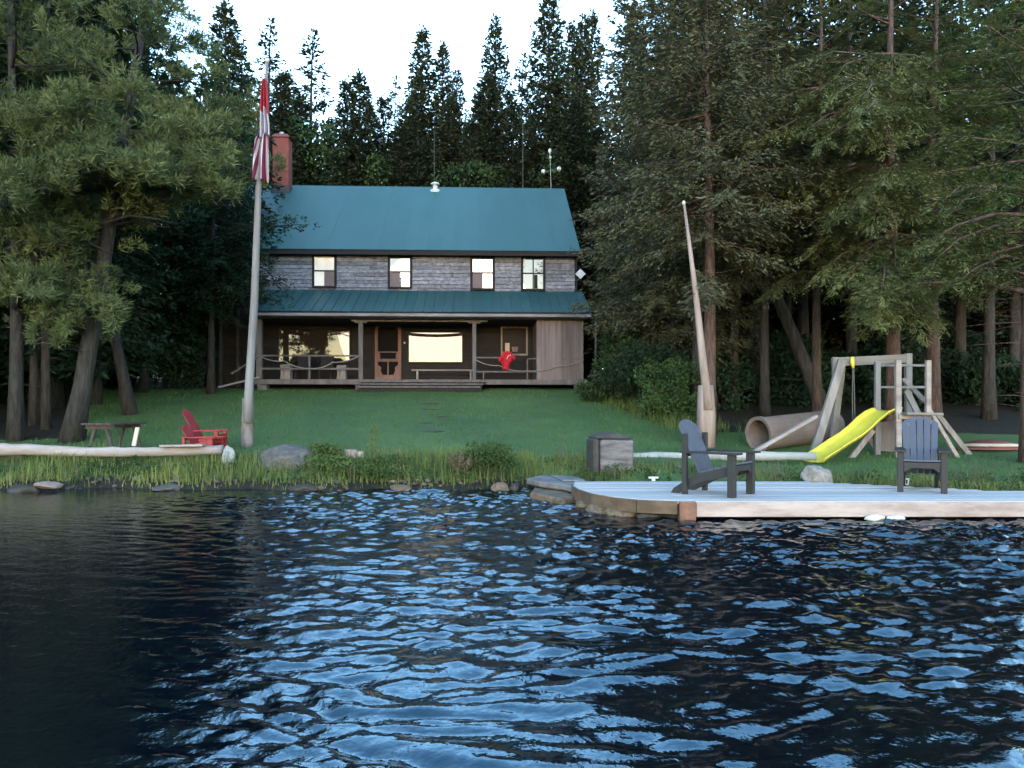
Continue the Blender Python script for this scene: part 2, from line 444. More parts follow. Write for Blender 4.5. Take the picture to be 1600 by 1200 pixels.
# ------------------------------------------------------------------ house (local frame: u along the front, v into the depth)
HA, HY0 = R(2.5), 26.25
WV = 2.0                                   # depth of the porch: the main front wall stands at v = WV
def H(px, py, v):
    k = (px - CX) / F
    u = (k * (HY0 + v * math.cos(HA)) + v * math.sin(HA)) / (math.cos(HA) - k * math.sin(HA))
    Yw = HY0 + u * math.sin(HA) + v * math.cos(HA)
    return u, EYE + (HY - py) / F * Yw
def Hu(px, v): return H(px, 500, v)[0]
def Hz(py, v, px=660): return H(px, py, v)[1]
def Hw(u, v, z):
    return Vector((u * math.cos(HA) - v * math.sin(HA), HY0 + u * math.sin(HA) + v * math.cos(HA), z))

rng = random.Random(5)
house = empty('cabin', (0, HY0, 0), HA)
tag(house, 'two storey grey clapboard cabin with teal metal roof and long front porch', 'cabin')

ZF = Hz(593, 0)                             # porch floor
U0, U1 = -10.9, Hu(898, WV)                 # main block
ZT = Hz(392, WV - .35) - 0.02
ZP1 = Hz(455, WV)                           # porch roof meets wall
ZE = Hz(487.5, -.4)                         # porch eave
EV = WV - .38
ZEA = Hz(391, EV)
VR = 6.9
ZR = Hz(293.5, VR)
VB = 2 * VR - WV
UR0, UR1 = -11.25, Hu(907, EV)

# main walls behind the boards
core = MB()
core.prism([(U0, WV + .03, 1.4), (U1 - .02, WV + .03, 1.4), (U1 - .02, WV + .03, ZT - .03), (U0, WV + .03, ZT - .03)], (0, VB - WV - .06, 0))
for u in (U0 + .01, U1 - .16):
    core.prism([(u, WV + .05, ZT - .05), (u, VB - .05, ZT - .05), (u, VR, ZR - .16)], (.13, 0, 0))
wall = core.build('wall', M['black_wood'], house)
tag(wall, 'dark side and rear walls')

# unit pieces shared by all boards (1 x 1 x 1, origin at centre of the back, lower edge proud like lap siding)
def lap_mesh(name, m):
    vs = [(-.5, 0, -.5), (.5, 0, -.5), (.5, 0, .5), (-.5, 0, .5), (-.5, -1, -.5), (.5, -1, -.5), (.5, -.35, .5), (-.5, -.35, .5)]
    b = MB(); b.add(vs, [(0, 3, 2, 1), (4, 5, 6, 7), (0, 1, 5, 4), (3, 7, 6, 2), (0, 4, 7, 3), (1, 2, 6, 5)])
    me = b.mesh(name); me.materials.append(m); return me
lap_grey = lap_mesh('clapboard', M['clap'])
lap_dark = lap_mesh('wall_board', M['dark_wall'])
def piece(name, me, parent, loc, scale, rot=(0, 0, 0)):
    o = bpy.data.objects.new(name, me); COL.objects.link(o)
    o.parent = parent; o.location = loc; o.scale = scale; o.rotation_euler = rot
    return o

upper_px = [(491, 523, 400.5, 447.5), (609, 641, 402, 449), (738, 770, 403.5, 451), (817, 849, 404, 452)]
up_open = []
for a, b, t, d in upper_px:
    ua, ub = Hu(a, WV), Hu(b, WV); zt, zd = H(a, t, WV)[1], H(a, d, WV)[1]
    up_open.append((ua, ub, zd, zt))

def cut_rows(z0, z1, nrow, openings, u0, u1, margin, lmin, lmax):
    """rows of boards between z0 and z1, broken by openings; yields (ua, ub, zc, h)"""
    h = (z1 - z0) / nrow
    for i in range(nrow):
        za, zb = z0 + i * h, z0 + (i + 1) * h
        cuts = [(oa - margin, ob + margin) for oa, ob, zl, zh in openings if zl - margin < (za + zb) / 2 < zh + margin]
        cuts.sort(); u = u0; segs = []
        for ca, cb in cuts:
            if ca > u: segs.append((u, ca))
            u = max(u, cb)
        if u < u1: segs.append((u, u1))
        for sa, sb in segs:
            p = sa
            while p < sb - 1e-4:
                q = p + rng.uniform(lmin, lmax)
                if sb - q < lmin * .6: q = sb
                yield p, min(q, sb), (za + zb) / 2, h
                p = q

upwall = MB().span((U0, WV + .005, ZP1 - .25), (U1, WV + .028, ZT - .02)).build('upper_front_wall', M['black_wood'], house)
for ua, ub, zc, h in cut_rows(ZP1 - .02, ZT - .05, 10, up_open, U0, U1, .07, .5, 1.5):
    piece('clapboard', lap_grey, upwall, ((ua + ub) / 2, WV + .004, zc + rng.uniform(-.004, .004)), (ub - ua - rng.uniform(.006, .018), .026 + rng.uniform(-.005, .012), h * .93), (0, rng.gauss(0, .0015), 0))

low_open = []
big = [(436, 546, 513, 564.5), (639, 722, 517.5, 565.5), (785, 822, 513, 553), (583, 629, 506, 600)]
for a, b, t, d in big:
    low_open.append((Hu(a, WV), Hu(b, WV), Hz(d, WV, a), Hz(t, WV, a)))
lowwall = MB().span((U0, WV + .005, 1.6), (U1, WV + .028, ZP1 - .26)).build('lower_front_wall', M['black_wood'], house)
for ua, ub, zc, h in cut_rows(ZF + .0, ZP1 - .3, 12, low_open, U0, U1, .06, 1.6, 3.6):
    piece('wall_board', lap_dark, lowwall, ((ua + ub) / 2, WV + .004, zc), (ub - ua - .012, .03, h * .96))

# corner boards and trim under the eave
tr = MB()
tr.span((U1 - .002, WV - .04, ZP1), (U1 + .09, WV + .12, ZT - .03))
tr.span((U0 - .09, WV - .04, ZP1), (U0 + .002, WV + .12, ZT - .03))
tr.span((U0, WV - .055, ZT - .10), (U1, WV + .0, ZT - .02))
tr.build('trim_board', M['black_wood'], house)

# upper windows
def sash_window(i, ua, ub, z0, z1, screen, cross=False):
    w = MB(); v = WV - .055; t = .05
    w.span((ua - .07, v, z0 - .06), (ua + .012, WV + .004, z1 + .07)); w.span((ub - .012, v, z0 - .06), (ub + .07, WV + .004, z1 + .07))
    w.span((ua + .013, v, z1 - .012), (ub - .013, WV + .004, z1 + .07)); w.span((ua + .013, v - .03, z0 - .06), (ub - .013, WV + .004, z0 + .012))
    fr = w.build('window', M['black_wood'], house)
    zm = (z0 + z1) / 2 + .02
    MB().span((ua + .012, WV - .045, zm - .022), (ub - .012, WV + .0, zm + .022)).build('meeting_rail', M['black_wood'], fr)
    um = (ua + ub) / 2
    if cross:
        MB().span((um - .02, WV - .042, zm + .022), (um + .02, WV - .002, z1 - .012)).build('glazing_bar', M['black_wood'], fr)
        MB().span((um - .02, WV - .042, z0 + .012), (um + .02, WV - .002, zm - .022)).build('glazing_bar', M['black_wood'], fr)
        cells = [(ua, um - .02, zm + .022, z1), (um + .02, ub, zm + .022, z1), (ua, um - .02, z0, zm - .022), (um + .02, ub, z0, zm - .022)]
    else:
        cells = [(ua, ub, zm + .022, z1), (ua, ub, z0, zm - .022)]
    for ca, cb, za, zb in cells:
        p = MB(); yw = .012 if i == 0 else rng.uniform(-.002, .002); p.prism([(ca + .002, WV - .012 - yw, za + .002), (cb - .002, WV - .012 + yw, za + .002), (cb - .002, WV - .012 + yw, zb - .002), (ca + .002, WV - .012 - yw, zb - .002)], (0, .006, 0)); p.build('pane', M['painted_sky_glass' if i == 0 else 'glass'], fr)
    if screen:
        sa, sb = (um, ub - .012) if screen == 'r' else (ua + .012, um)
        MB().span((sa, WV - .036, z0 + .02), (sb, WV - .026, zm - .024)).build('half_screen', M['half_screen'], fr)
    if cross:
        MB().span((ua + .02, WV - .034, z1 - .34), (ua + .10, WV - .024, z1 - .012)).build('curtain_edge', M['white_metal'], fr)
        MB().span((um - .02 + .05, WV - .034, z0 + .03), (um + .16, WV - .024, zm - .05)).build('dark_blind', M['black_wood'], fr)
    return fr
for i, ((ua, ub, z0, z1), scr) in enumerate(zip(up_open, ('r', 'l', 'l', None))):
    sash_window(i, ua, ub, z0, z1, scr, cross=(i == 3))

# lower picture windows
def picture_window(o, label=None, blind=False, glass='porch_glass', trim='black_wood', yaw=0.0):
    ua, ub, z0, z1 = o
    w = MB(); v = WV - .06
    w.span((ua - .06, v, z0 - .06), (ua, WV + .004, z1 + .06)); w.span((ub, v, z0 - .06), (ub + .06, WV + .004, z1 + .06))
    w.span((ua, v, z1), (ub, WV + .004, z1 + .06)); w.span((ua, v - .04, z0 - .06), (ub, WV + .004, z0))
    fr = w.build('window', M[trim], house)
    MB().prism([(ua + .001, WV - .02 - yaw, z0 + .001), (ub - .001, WV - .02 + yaw, z0 + .001), (ub - .001, WV - .02 + yaw, z1 - .001), (ua + .001, WV - .02 - yaw, z1 - .001)], (0, .006, 0)).build('pane', M[glass], fr)
    if blind:      # a dark cord valance sagging across the head of the glass
        b = MB(); n = 10
        top, bot = [], []
        for k in range(n + 1):
            t = k / n; s = .10 * (1 - (2 * t - 1) ** 2)
            top.append((ua + .002 + (ub - ua - .004) * t, WV - .045, z1 - .05 - s * .6)); bot.append((ua + .002 + (ub - ua - .004) * t, WV - .045, z1 - .16 - s * .55))
        for k in range(n):
            b.prism([top[k], top[k + 1], bot[k + 1], bot[k]], (0, .02, 0))
        b.build('valance', M['black_wood'], fr)
    return fr
f0 = picture_window(low_open[0], yaw=.02)
um = low_open[0][0] + .0
picture_window(low_open[1], blind=True)
M['dark_glass'] = glass_mat('dark_screened_glass', (0.012, 0.01, 0.012), ior=1.1, rough=0.35)
wr = picture_window(low_open[2], glass='dark_glass', trim='grey_wood')
ua, ub, z0, z1 = low_open[2]
MB().span((ua + .10, WV - .035, z0 + .03), (ua + .26, WV - .024, z0 + .40)).build('curtain_end', M['cream'], wr)
MB().prism([(ua + .37, WV - .035, z0 + .08), (ua + .55, WV - .035, z0 + .08), (ua + .58, WV - .035, z0 + .26), (ua + .34, WV - .035, z0 + .26)], (0, .011, 0)).build('lamp_shade', M['plank'], wr)

# screen door with carved lower panel
du0, du1, dz1 = Hu(586, WV), Hu(627, WV), Hz(507.5, WV)
dz0 = ZF + .03
dr = MB()
v0, v1 = WV - .075, WV - .03
dw = du1 - du0
def dpt(px, py): return (Hu(px, WV), v0, Hz(py, WV))
dr.span((du0, v0, dz0), (du0 + .11, v1, dz1)); dr.span((du1 - .11, v0, dz0), (du1, v1, dz1))
dr.span((du0 + .11, v0, dz1 - .10), (du1 - .11, v1, dz1))
zk = Hz(550.5, WV); zl = Hz(561, WV); zb = Hz(586, WV)
dr.span((du0 + .11, v0, zk - .02), (du1 - .11, v1, zk + .02))
dr.span((du0 + .11, v0, zl - .10), (du1 - .11, v1, zl))
dr.span((du0 + .11, v0, dz0), (du1 - .11, v1, zb))
dm = (du0 + du1) / 2
dr.span((dm - .025, v0, zb), (dm + .025, v1, zl - .10))
for s in (-1, 1):   # carved brackets narrowing the lower openings, and shoulders of the middle panel
    e = dm + s * (dw / 2 - .11)
    dr.prism([(e, v0, zb), (e - s * .17, v0, zb), (e - s * .10, v0, zb + .16), (e - s * .12, v0, zb + .27), (e - s * .02, v0, zb + .36), (e, v0, zb + .36)], (0, v1 - v0, 0))
    dr.prism([(e, v0, zl), (e - s * .08, v0, zl), (e - s * .08, v0, zk - .06), (e - s * .03, v0, zk - .02), (e, v0, zk - .02)], (0, v1 - v0, 0))
    dr.prism([(e, v0, dz1 - .10), (e - s * .09, v0, dz1 - .10), (e - s * .02, v0, dz1 - .17), (e, v0, dz1 - .19)], (0, v1 - v0, 0))
door = dr.build('door', M['door_wood'], house)
MB().span((du0 + .05, v1 + .002, dz0 + .02), (du1 - .05, v1 + .008, dz1 - .03)).build('screen', M['screen'], door)
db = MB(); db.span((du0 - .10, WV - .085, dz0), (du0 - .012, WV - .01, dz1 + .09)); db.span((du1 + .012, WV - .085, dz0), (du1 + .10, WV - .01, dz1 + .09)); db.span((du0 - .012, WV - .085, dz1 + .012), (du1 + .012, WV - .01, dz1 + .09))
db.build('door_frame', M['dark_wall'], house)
kx, kz = H(632.5, 536, WV)
kb = MB(); kb.tube([(kx, WV - .03, kz), (kx, WV - .08, kz), (kx, WV - .12, kz)], [.03, .045, .02], 10); kb.build('door_bell', M['white_metal'], house, smooth=True)

# upper roof: metal sheets with a raised seam each
def roof_slope(part, ua, ub, v0, z0, v1, z1, n, m, rib, thick=.05):
    """front slope from eave (v0,z0) to ridge (v1,z1); n sheets side by side"""
    base = MB().prism([(ua, v0, z0 - thick), (ub, v0, z0 - thick), (ub, v1, z1 - thick), (ua, v1, z1 - thick)], (0, 0, thick * .8))
    root = base.build(part, M['black_wood'], house)
    L = math.hypot(v1 - v0, z1 - z0); ang = math.atan2(z1 - z0, v1 - v0); w = (ub - ua) / n
    s = MB(); s.box((0, L / 2, .006), (w - .001, L, .01)); s.box((-w / 2 + .022, L / 2, .014 + rib / 2), (.035, L, rib))
    me = s.mesh('roof_sheet'); me.materials.append(m)
    for i in range(n):
        piece('roof_sheet', me, root, (ua + (i + .5) * w, v0 - .02, z0 + rng.uniform(0, .003)), (1, 1, 1), (ang, 0, 0))
    return root
roof = roof_slope('roof', UR0, UR1, EV, ZEA, VR, ZR, 15, M['roof'], .002)
MB().prism([(UR0, VR, ZR - .05), (UR1, VR, ZR - .05), (UR1, 2 * VR - EV, ZEA - .05), (UR0, 2 * VR - EV, ZEA - .05)], (0, 0, .055)).build('rear_slope', M['roof'], roof)
MB().prism([(UR0 - .01, VR - .14, ZR - .09), (UR0 - .01, VR + .14, ZR - .09), (UR0 - .01, VR, ZR + .045)], (UR1 - UR0 + .02, 0, 0)).build('ridge_cap', M['roof'], roof)
fb = MB(); fb.span((UR0, EV + .0, ZEA - .17), (UR1 - .02, EV + .05, ZEA - .052)); fb.span((UR0 + .02, EV + .06, ZEA - .13), (UR1 - .04, WV + .02, ZEA - .10)); fb.build('eave_board', M['black_wood'], roof)
rk = MB()
for u in (UR0, UR1 - .05):
    rk.prism([(u, EV, ZEA - .18), (u, EV, ZEA - .051), (u, VR, ZR - .051), (u, VR, ZR - .18)], (.04, 0, 0))
rk.build('rake_board', M['black_wood'], roof)

# porch roof
PU0, PU1 = Hu(388, -.4), Hu(924.5, -.4)
WP1 = Hu(910, WV)
pr = roof_slope('porch_roof', PU0, PU1, -.40, ZE, WV - .03, ZP1 + .0, 34, M['roof2'], .022)
gt = MB(); gt.span((PU0 + .3, -.47, ZE - .15), (PU1 - .02, -.385, ZE - .055)); gt.build('gutter', M['fascia'], pr)
gt = MB(); gt.span((PU0, -.383, ZE - .19), (PU1, -.34, ZE - .052)); gt.build('eave_board', M['black_wood'], pr)
MB().prism([(PU1 - .04, -.34, ZE - .18), (PU1 - .04, WV, ZE - .18), (PU1 - .04, WV, ZP1 - .07), (PU1 - .04, -.34, ZE - .07)], (.03, 0, 0)).build('gable_end', M['black_wood'], pr)
MB().span((PU0 + .1, -.3, ZE - .215), (PU1 - .05, WV - .04, ZE - .195)).build('porch_ceiling', M['black_wood'], pr)

# porch floor, steps, posts
PL, PRt = Hu(399, 0), Hu(918, 0)
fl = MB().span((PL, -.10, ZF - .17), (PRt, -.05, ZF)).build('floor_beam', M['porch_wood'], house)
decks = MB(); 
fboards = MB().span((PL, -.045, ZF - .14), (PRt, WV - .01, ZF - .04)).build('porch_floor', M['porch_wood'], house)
bme = MB().box((0, 0, 0), (1, 1, 1)).mesh('floor_board'); bme.materials.append(M['porch_wood'])
n = 14
for i in range(n):
    piece('floor_board', bme, fboards, ((PL + PRt) / 2, -.06 + (i + .5) * (WV + .04) / n, ZF - .018), (PRt - PL + .04, (WV + .04) / n - .008, .035))
sk = MB()
for pu in (PL + .25, Hu(563, 0), Hu(741, 0), PRt - .3):
    sk.span((pu - .16, -.08, 1.3), (pu + .16, .24, ZF - .18))
sk.build('pier_block', M['grey_rock'], house)
st0, st1 = Hu(561, -.5), Hu(760, -.5)
steps = empty('steps', (0, 0, 0), parent=house)
zg = gz(*Hw(-3, -.8, 0).to_2d())
for i, (va, zt) in enumerate(((-.12, ZF - .055), (-.42, ZF - .15), (-.72, ZF - .25))):
    MB().span((st0 + .02 * i, va - .29, zt - .045), (st1 - .1 * i, va, zt)).build('step_tread', M['porch_wood'], steps)
    MB().span((st0 + .05, va - .24, zt - .35), (st1 - .15, va - .2, zt - .05)).build('step_riser', M['black_wood'], steps)
zc = ZE - .22
def post(px, w=.15, v=.06, top=None):
    u = Hu(px, v)
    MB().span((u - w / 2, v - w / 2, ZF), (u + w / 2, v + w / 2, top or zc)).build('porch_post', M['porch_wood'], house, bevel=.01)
    return u
pA = post(405.5, .19); pB = post(564, .15); pC = post(741, .13)
hb = MB(); zb0, zb1 = Hz(503, .06), Hz(497.5, .06)
hb.span((Hu(549, .06), -.02, zb0), (Hu(762, .06), .14, zb1)); hb.build('header_beam', M['porch_wood'], house)
for px in (564, 741):
    u = Hu(px, .06)
    MB().span((u - .2, -.03, zb0 - .05), (u + .2, .15, zb0 - .003)).build('corbel', M['porch_wood'], house)
# slender post right of the enclosure
u = Hu(930.5, -.2); MB().span((u - .03, -.24, Hz(572, -.2, 930)), (u + .03, -.18, ZE - .06)).build('down_pipe', M['thin_metal'], house)

# railings
zr1, zr2 = Hz(556.2, 0), Hz(576.5, 0)
rl = empty('porch_railing', (0, 0, 0), parent=house)
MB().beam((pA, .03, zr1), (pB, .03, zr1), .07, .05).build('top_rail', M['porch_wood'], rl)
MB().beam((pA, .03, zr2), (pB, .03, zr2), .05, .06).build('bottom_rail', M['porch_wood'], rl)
u = Hu(484, .03); MB().span((u - .03, -.03, ZF), (u + .03, .025, zr1 - .025)).build('baluster', M['porch_wood'], rl)
pD = Hu(840, 0)
z3, z4 = Hz(558.5, 0), Hz(580.5, 0)
MB().beam((pC, .03, z3), (Hu(786, 0), .03, z3), .06, .05).build('top_rail', M['porch_wood'], rl)
MB().beam((pC, .03, z4), (Hu(912, 0), .01, z4), .05, .05).build('bottom_rail', M['porch_wood'], rl)
MB().beam((Hu(824, 0), .03, Hz(560, 0)), (Hu(911, 0), -.04, Hz(560.5, 0)), .04, .03).build('top_rail', M['thin_metal'], rl)
for px, a, b in ((755.5, 581, 592), (824, 560, 592)):
    u = Hu(px, 0.03); MB().span((u - .022, .01, Hz(b, .03)), (u + .022, .05, Hz(a, .03) - .03)).build('baluster', M['porch_wood'], rl)
# hand rail going down to the left of the porch
a = H(405, 557, 0); MB().beam((a[0], -.02, a[1]), (H(361, 584, -.9)[0], -.9, H(361, 584, -.9)[1]), .06, .05).build('hand_rail', M['porch_wood'], rl)

# plank enclosure at the right end of the porch
en = empty('plank_enclosure', (0, 0, 0), parent=house)
ea, eb = Hu(838.5, -.02), Hu(911.5, -.02)
pme = MB().box((0, 0, 0), (1, 1, 1)).mesh('plank'); pme.materials.append(M['plank'])
ws = [.17, .24, .26, .2, .3, .22, .24]; tot = sum(ws); u = ea
for w in ws:
    w = w / tot * (eb - ea)
    zt, zb_ = ZE - .2, ZF - .0 + rng.uniform(-.03, .0)
    piece('plank', pme, en, (u + w / 2, -.02 + rng.uniform(-.006, .006), (zt + zb_) / 2), (w - .007, .03, zt - zb_)); u += w
MB().span((ea, .0, ZF), (ea + .05, WV - .02, ZE - .22)).build('side_boards', M['plank'], en)
MB().span((eb - .05, .0, ZF), (eb, WV - .02, ZE - .22)).build('side_boards', M['dark_wall'], en)
MB().span((ea - .02, -.05, ZF - .13), (eb + .06, -.10 + .04, ZF - .01)).build('sill_board', M['plank'], en)

# chimney, vent (parts of the roof)
def on_roof(px, py):
    best = None
    for i in range(400):
        v = EV + (VR - EV) * i / 399
        u, z = H(px, py, v)
        zr = ZEA + (ZR - ZEA) * (v - EV) / (VR - EV)
        if best is None or abs(z - zr) < best[0]: best = (abs(z - zr), u, v, zr)
    return best[1:]
cu, cv, cz = on_roof(438, 303)
cv2 = cv + .35
ch_t = Hz(214, cv, 438)
cw = (Hu(450, cv) - Hu(425, cv)) / 2
chim = empty('chimney', (cu, cv2, cz), parent=house)
c = MB((cu, cv2, cz)); c.span((cu - cw, cv2 - .32, cz - .3), (cu + cw, cv2 + .32, ch_t)); c.build('shaft', M['brick'], chim, bevel=.008)
c = MB((cu, cv2, cz)); zt2 = Hz(207, cv, 438)
c.add([(cu - cw - .06, cv2 - .38, ch_t + .003), (cu + cw + .06, cv2 - .38, ch_t + .003), (cu + cw + .06, cv2 + .38, ch_t + .003), (cu - cw - .06, cv2 + .38, ch_t + .003),
       (cu - cw + .08, cv2 - .22, zt2), (cu + cw - .08, cv2 - .22, zt2), (cu + cw - .08, cv2 + .22, zt2), (cu - cw + .08, cv2 + .22, zt2)],
      [(3, 2, 1, 0), (4, 5, 6, 7), (0, 1, 5, 4), (1, 2, 6, 5), (2, 3, 7, 6), (3, 0, 4, 7)])
c.build('chimney_cap', M['brick'], chim)
c = MB((cu, cv2, cz)); c.tube([(cu - .03, cv2, zt2 - .02), (cu - .03, cv2, Hz(202.5, cv, 438))], .10, 12); c.build('flue', M['steel'], chim, smooth=False)
c = MB((cu, cv2, cz)); c.span((cu - cw - .045, cv2 - .36, cz - .12), (cu + cw + .05, cv2 + .36, Hz(289, cv, 438))); c.build('flashing', M['lead'], chim)
vu, vv, vz = on_roof(680, 298)
vent = empty('roof_vent', (vu, vv, vz), parent=house)
c = MB(); c.tube([(0, 0, -.1), (0, 0, .03)], .22, 14); c.build('vent_base', M['white_metal'], vent)
c = MB(); c.tube([(0, 0, .0), (0, 0, .26)], .10, 12); c.build('vent_pipe', M['white_metal'], vent)
c = MB(); c.tube([(0, 0, .255), (0, 0, .31), (0, 0, .37)], [.19, .19, .06], 14); c.build('vent_cap', M['white_metal'], vent)

# ------------------------------------------------------------------ things on and around the house
# antenna mast with white globes behind the ridge
mu, mv = Hu(862, VR + .5), VR + .5
mb = Hw(mu, mv, ZR - .6)
mast = empty('antenna_mast', mb); tag(mast, 'thin mast with white globes rising behind the roof ridge', 'antenna')
top = P(859, 232, mb.y)
c = MB(mb); c.tube([mb, top], .012, 6); c.build('pole', M['steel'], mast)
c = MB(mb); c.tube([P(849, 270, mb.y), P(861, 266, mb.y), P(873, 262, mb.y)], .007, 6); c.build('cross_arm', M['steel'], mast)
def ball(name, c0, r, m, parent, org, sx=1, sy=1, sz=1, n=10):
    b = MB(org); c0 = Vector(c0)
    vs = []; fs = []
    for i in range(n + 1):
        th = math.pi * i / n
        for k in range(12):
            a = 2 * math.pi * k / 12
            vs.append(c0 + Vector((r * sx * math.sin(th) * math.cos(a), r * sy * math.sin(th) * math.sin(a), r * sz * math.cos(th))))
    for i in range(n):
        for k in range(12):
            fs.append((i * 12 + k, i * 12 + (k + 1) % 12, (i + 1) * 12 + (k + 1) % 12, (i + 1) * 12 + k))
    b.add(vs, fs); return b.build(name, m, parent, smooth=True)
for (x, y) in ((849, 268), (873.5, 264)): ball('globe', P(x, y, mb.y), .10, M['white_metal'], mast, mb)
ball('mast_head', P(859, 236, mb.y), .07, M['white_metal'], mast, mb, sz=1.6)
ball('insulator', P(860, 246, mb.y), .05, M['white_metal'], mast, mb, sz=1.4)
for px, y0, lab in ((817, 190, 'thin whip aerial standing behind the ridge near the globe mast'), (678.5, 205, 'hair thin aerial rising just behind the white roof vent')):
    b0 = Hw(Hu(px, VR + .3), VR + .3, ZR - .5); c = MB(b0); c.tube([b0, P(px, y0, b0.y)], [.016, .008], 6)
    o = c.build('whip_aerial', M['thin_metal'], None); o.location = b0; tag(o, lab, 'aerial')
# square white panel on a bracket
sp = Hw(*(lambda q: (q[0], WV - .2, q[1]))(H(907, 428, WV - .2)))
pan = empty('panel_antenna', sp); tag(pan, 'white square panel set on its corner, bracketed to the cabin corner', 'antenna')
c = MB(); r = .19
c.prism([(0, -.02, -r), (r, -.02, 0), (0, -.02, r), (-r, -.02, 0)], (0, .05, 0)); c.build('panel', M['white_metal'], pan)
c = MB(sp); c.tube([sp + Vector((-.02, .04, -.1)), Hw(U1 + .05, WV + .03, Hz(441, WV, 899))], .015, 6); c.build('bracket_arm', M['steel'], pan)
# television aerial at the right rake
tp = P(895, 345, Hw(UR1, 3.6, 0).y)
aer = empty('small_aerial', tp); tag(aer, 'small dark three armed aerial at the right edge of the upper roof', 'aerial')
c = MB(); c.tube([(0.05, 0, -.55), (0.02, 0, .0)], .012, 5); c.build('pole', M['thin_metal'], aer)
c = MB(); c.tube([(-.16, 0, .0), (.3, 0, .02)], .012, 5); c.tube([(-.1, 0, .1), (-.02, 0, .0)], .012, 5); c.tube([(.08, 0, 0), (.07, 0, -.16)], .02, 5); c.build('arm', M['thin_metal'], aer)

# ropes strung along the railings
def rope(pts, lab, r=.014):
    o0 = pts[0]; c = MB(o0)
    full = []
    for i in range(len(pts) - 1):
        a, b = pts[i], pts[i + 1]
        for k in range(8):
            t = k / 8; p = a.lerp(b, t); p.z -= .07 * 4 * t * (1 - t); full.append(p)
    full.append(pts[-1])
    c.tube(full, r, 5); o = c.build('rope', M['rope'], None); o.location = o0
    tag(o, lab, 'rope', 'ropes along the porch railing')
def HP(px, py, v): 
    u, z = H(px, py, v); return Hw(u, v, z)
rope([HP(405, 556, -.07), HP(444, 564, -.08), HP(486, 576, -.08), HP(520, 566, -.08), HP(562, 556, -.07)], 'pale rope looping across the railing before the left picture window', .02)
rope([HP(743, 562, -.07), HP(780, 571, -.07), HP(822, 579.5, -.12), HP(872, 572, -.12), HP(912, 562, -.1)], 'dark sagging rope across the railing and plank enclosure', .016)

# bench under the second picture window
bn = Hw(Hu(694, .9), .9, ZF); bench = empty('porch_bench', bn, HA); tag(bench, 'long plain wooden bench on the porch beneath the peach reflecting window', 'bench')
bl = (Hu(744, .9) - Hu(643, .9)); bz = Hz(577.5, .9) - ZF
MB().span((-bl / 2, -.16, bz - .05), (bl / 2, .16, bz)).build('seat', M['grey_wood_x'], bench, bevel=.006)
for s in (-1, 1):
    for d in (-.11, .11):
        MB().span((s * (bl / 2 - .2) - .03, d - .03, 0), (s * (bl / 2 - .2) + .03, d + .03, bz - .05)).build('leg', M['grey_wood'], bench)

# red jacket over the rail
jb = HP(791, 581, -.02)
jk = MB(jb); rows = [(549, 786, 799), (553, 785, 800), (558, 781, 804), (563, 781.5, 802), (568, 784, 797), (573, 784.5, 796), (577.5, 785, 796)]
prev = None; vs = []; fs = []; nn = 12
for j, (yy, xa, xb) in enumerate(rows):
    for k in range(nn):
        t = k / (nn - 1); ph = t * 9 + j * .35
        px = xa + (xb - xa) * t
        vs.append(HP(px, yy + .7 * math.sin(ph), -.10 - .05 * math.sin(ph) - .02 * j / 6 + (.06 if j < 2 else 0)))
for j in range(len(rows) - 1):
    for k in range(nn - 1):
        fs.append((j * nn + k, j * nn + k + 1, (j + 1) * nn + k + 1, (j + 1) * nn + k))
jk.add(vs, fs); jk.add([v + Vector((0, .07, 0)) for v in vs], [f[::-1] for f in fs])
jkr = empty('red_jacket', jb); tag(jkr, 'bright red jacket hanging over the porch railing', 'jacket')
jk.build('body', M['red_cloth'], jkr, smooth=True)
for pts in (((799, 557), (803, 560), (804.5, 562)), ((783, 558), (781, 562), (782, 566))):
    c = MB(jb); c.tube([HP(x, y, -.14) for x, y in pts], [.06, .07, .05], 8); c.build('sleeve', M['red_cloth'], jkr, smooth=True)
c = MB(jb); c.tube([HP(x, y, -.17) for x, y in ((792, 561), (794, 556), (798, 554.5))], .012, 5); c.build('white_cord', M['white_metal'], jkr)

# dark porch chairs and grey boxes behind the left railing
def porch_chair(px, lab):
    b = Hw(Hu(px, .75), .75, ZF); e = empty('porch_chair', b, HA); tag(e, lab, 'chair', 'dark chairs on the porch')
    MB().span((-.24, -.2, .40), (.24, .22, .45)).build('seat', M['black_wood'], e)
    MB().prism([(-.22, .20, .46), (.22, .20, .46), (.24, .26, .84), (.14, .27, .90), (-.14, .27, .90), (-.24, .26, .84)], (0, .04, 0)).build('backrest', M['black_wood'], e)
    for sx in (-.2, .2):
        for sy in (-.17, .19): MB().span((sx - .025, sy - .025, 0), (sx + .025, sy + .025, .40)).build('leg', M['black_wood'], e)
        MB().span((sx * 1.2 - .03, -.2, .62), (sx * 1.2 + .03, .24, .65)).build('arm', M['black_wood'], e)
porch_chair(473, 'dark chair behind the railing, nearer the flagpole of the two')
porch_chair(509, 'dark chair behind the railing, nearer the screen door of the two')
def porch_box(px, lab, w, h):
    b = Hw(Hu(px, .45), .45, ZF); e = empty('porch_box', b, HA); tag(e, lab, 'box', 'grey boxes on the porch')
    MB().span((-w / 2, -.18, 0), (w / 2, .18, h)).build('body', M['grey_wood'], e, bevel=.01)
    for z in (.06, h - .06): MB().span((-w / 2 - .01, -.2, z - .04), (w / 2 + .01, -.183, z + .04)).build('batten', M['grey_wood_x'], e)
porch_box(448, 'grey wooden box behind the railing below the tree reflection', .33, .52)
porch_box(535, 'grey wooden box behind the railing beside the middle porch post', .30, .5)

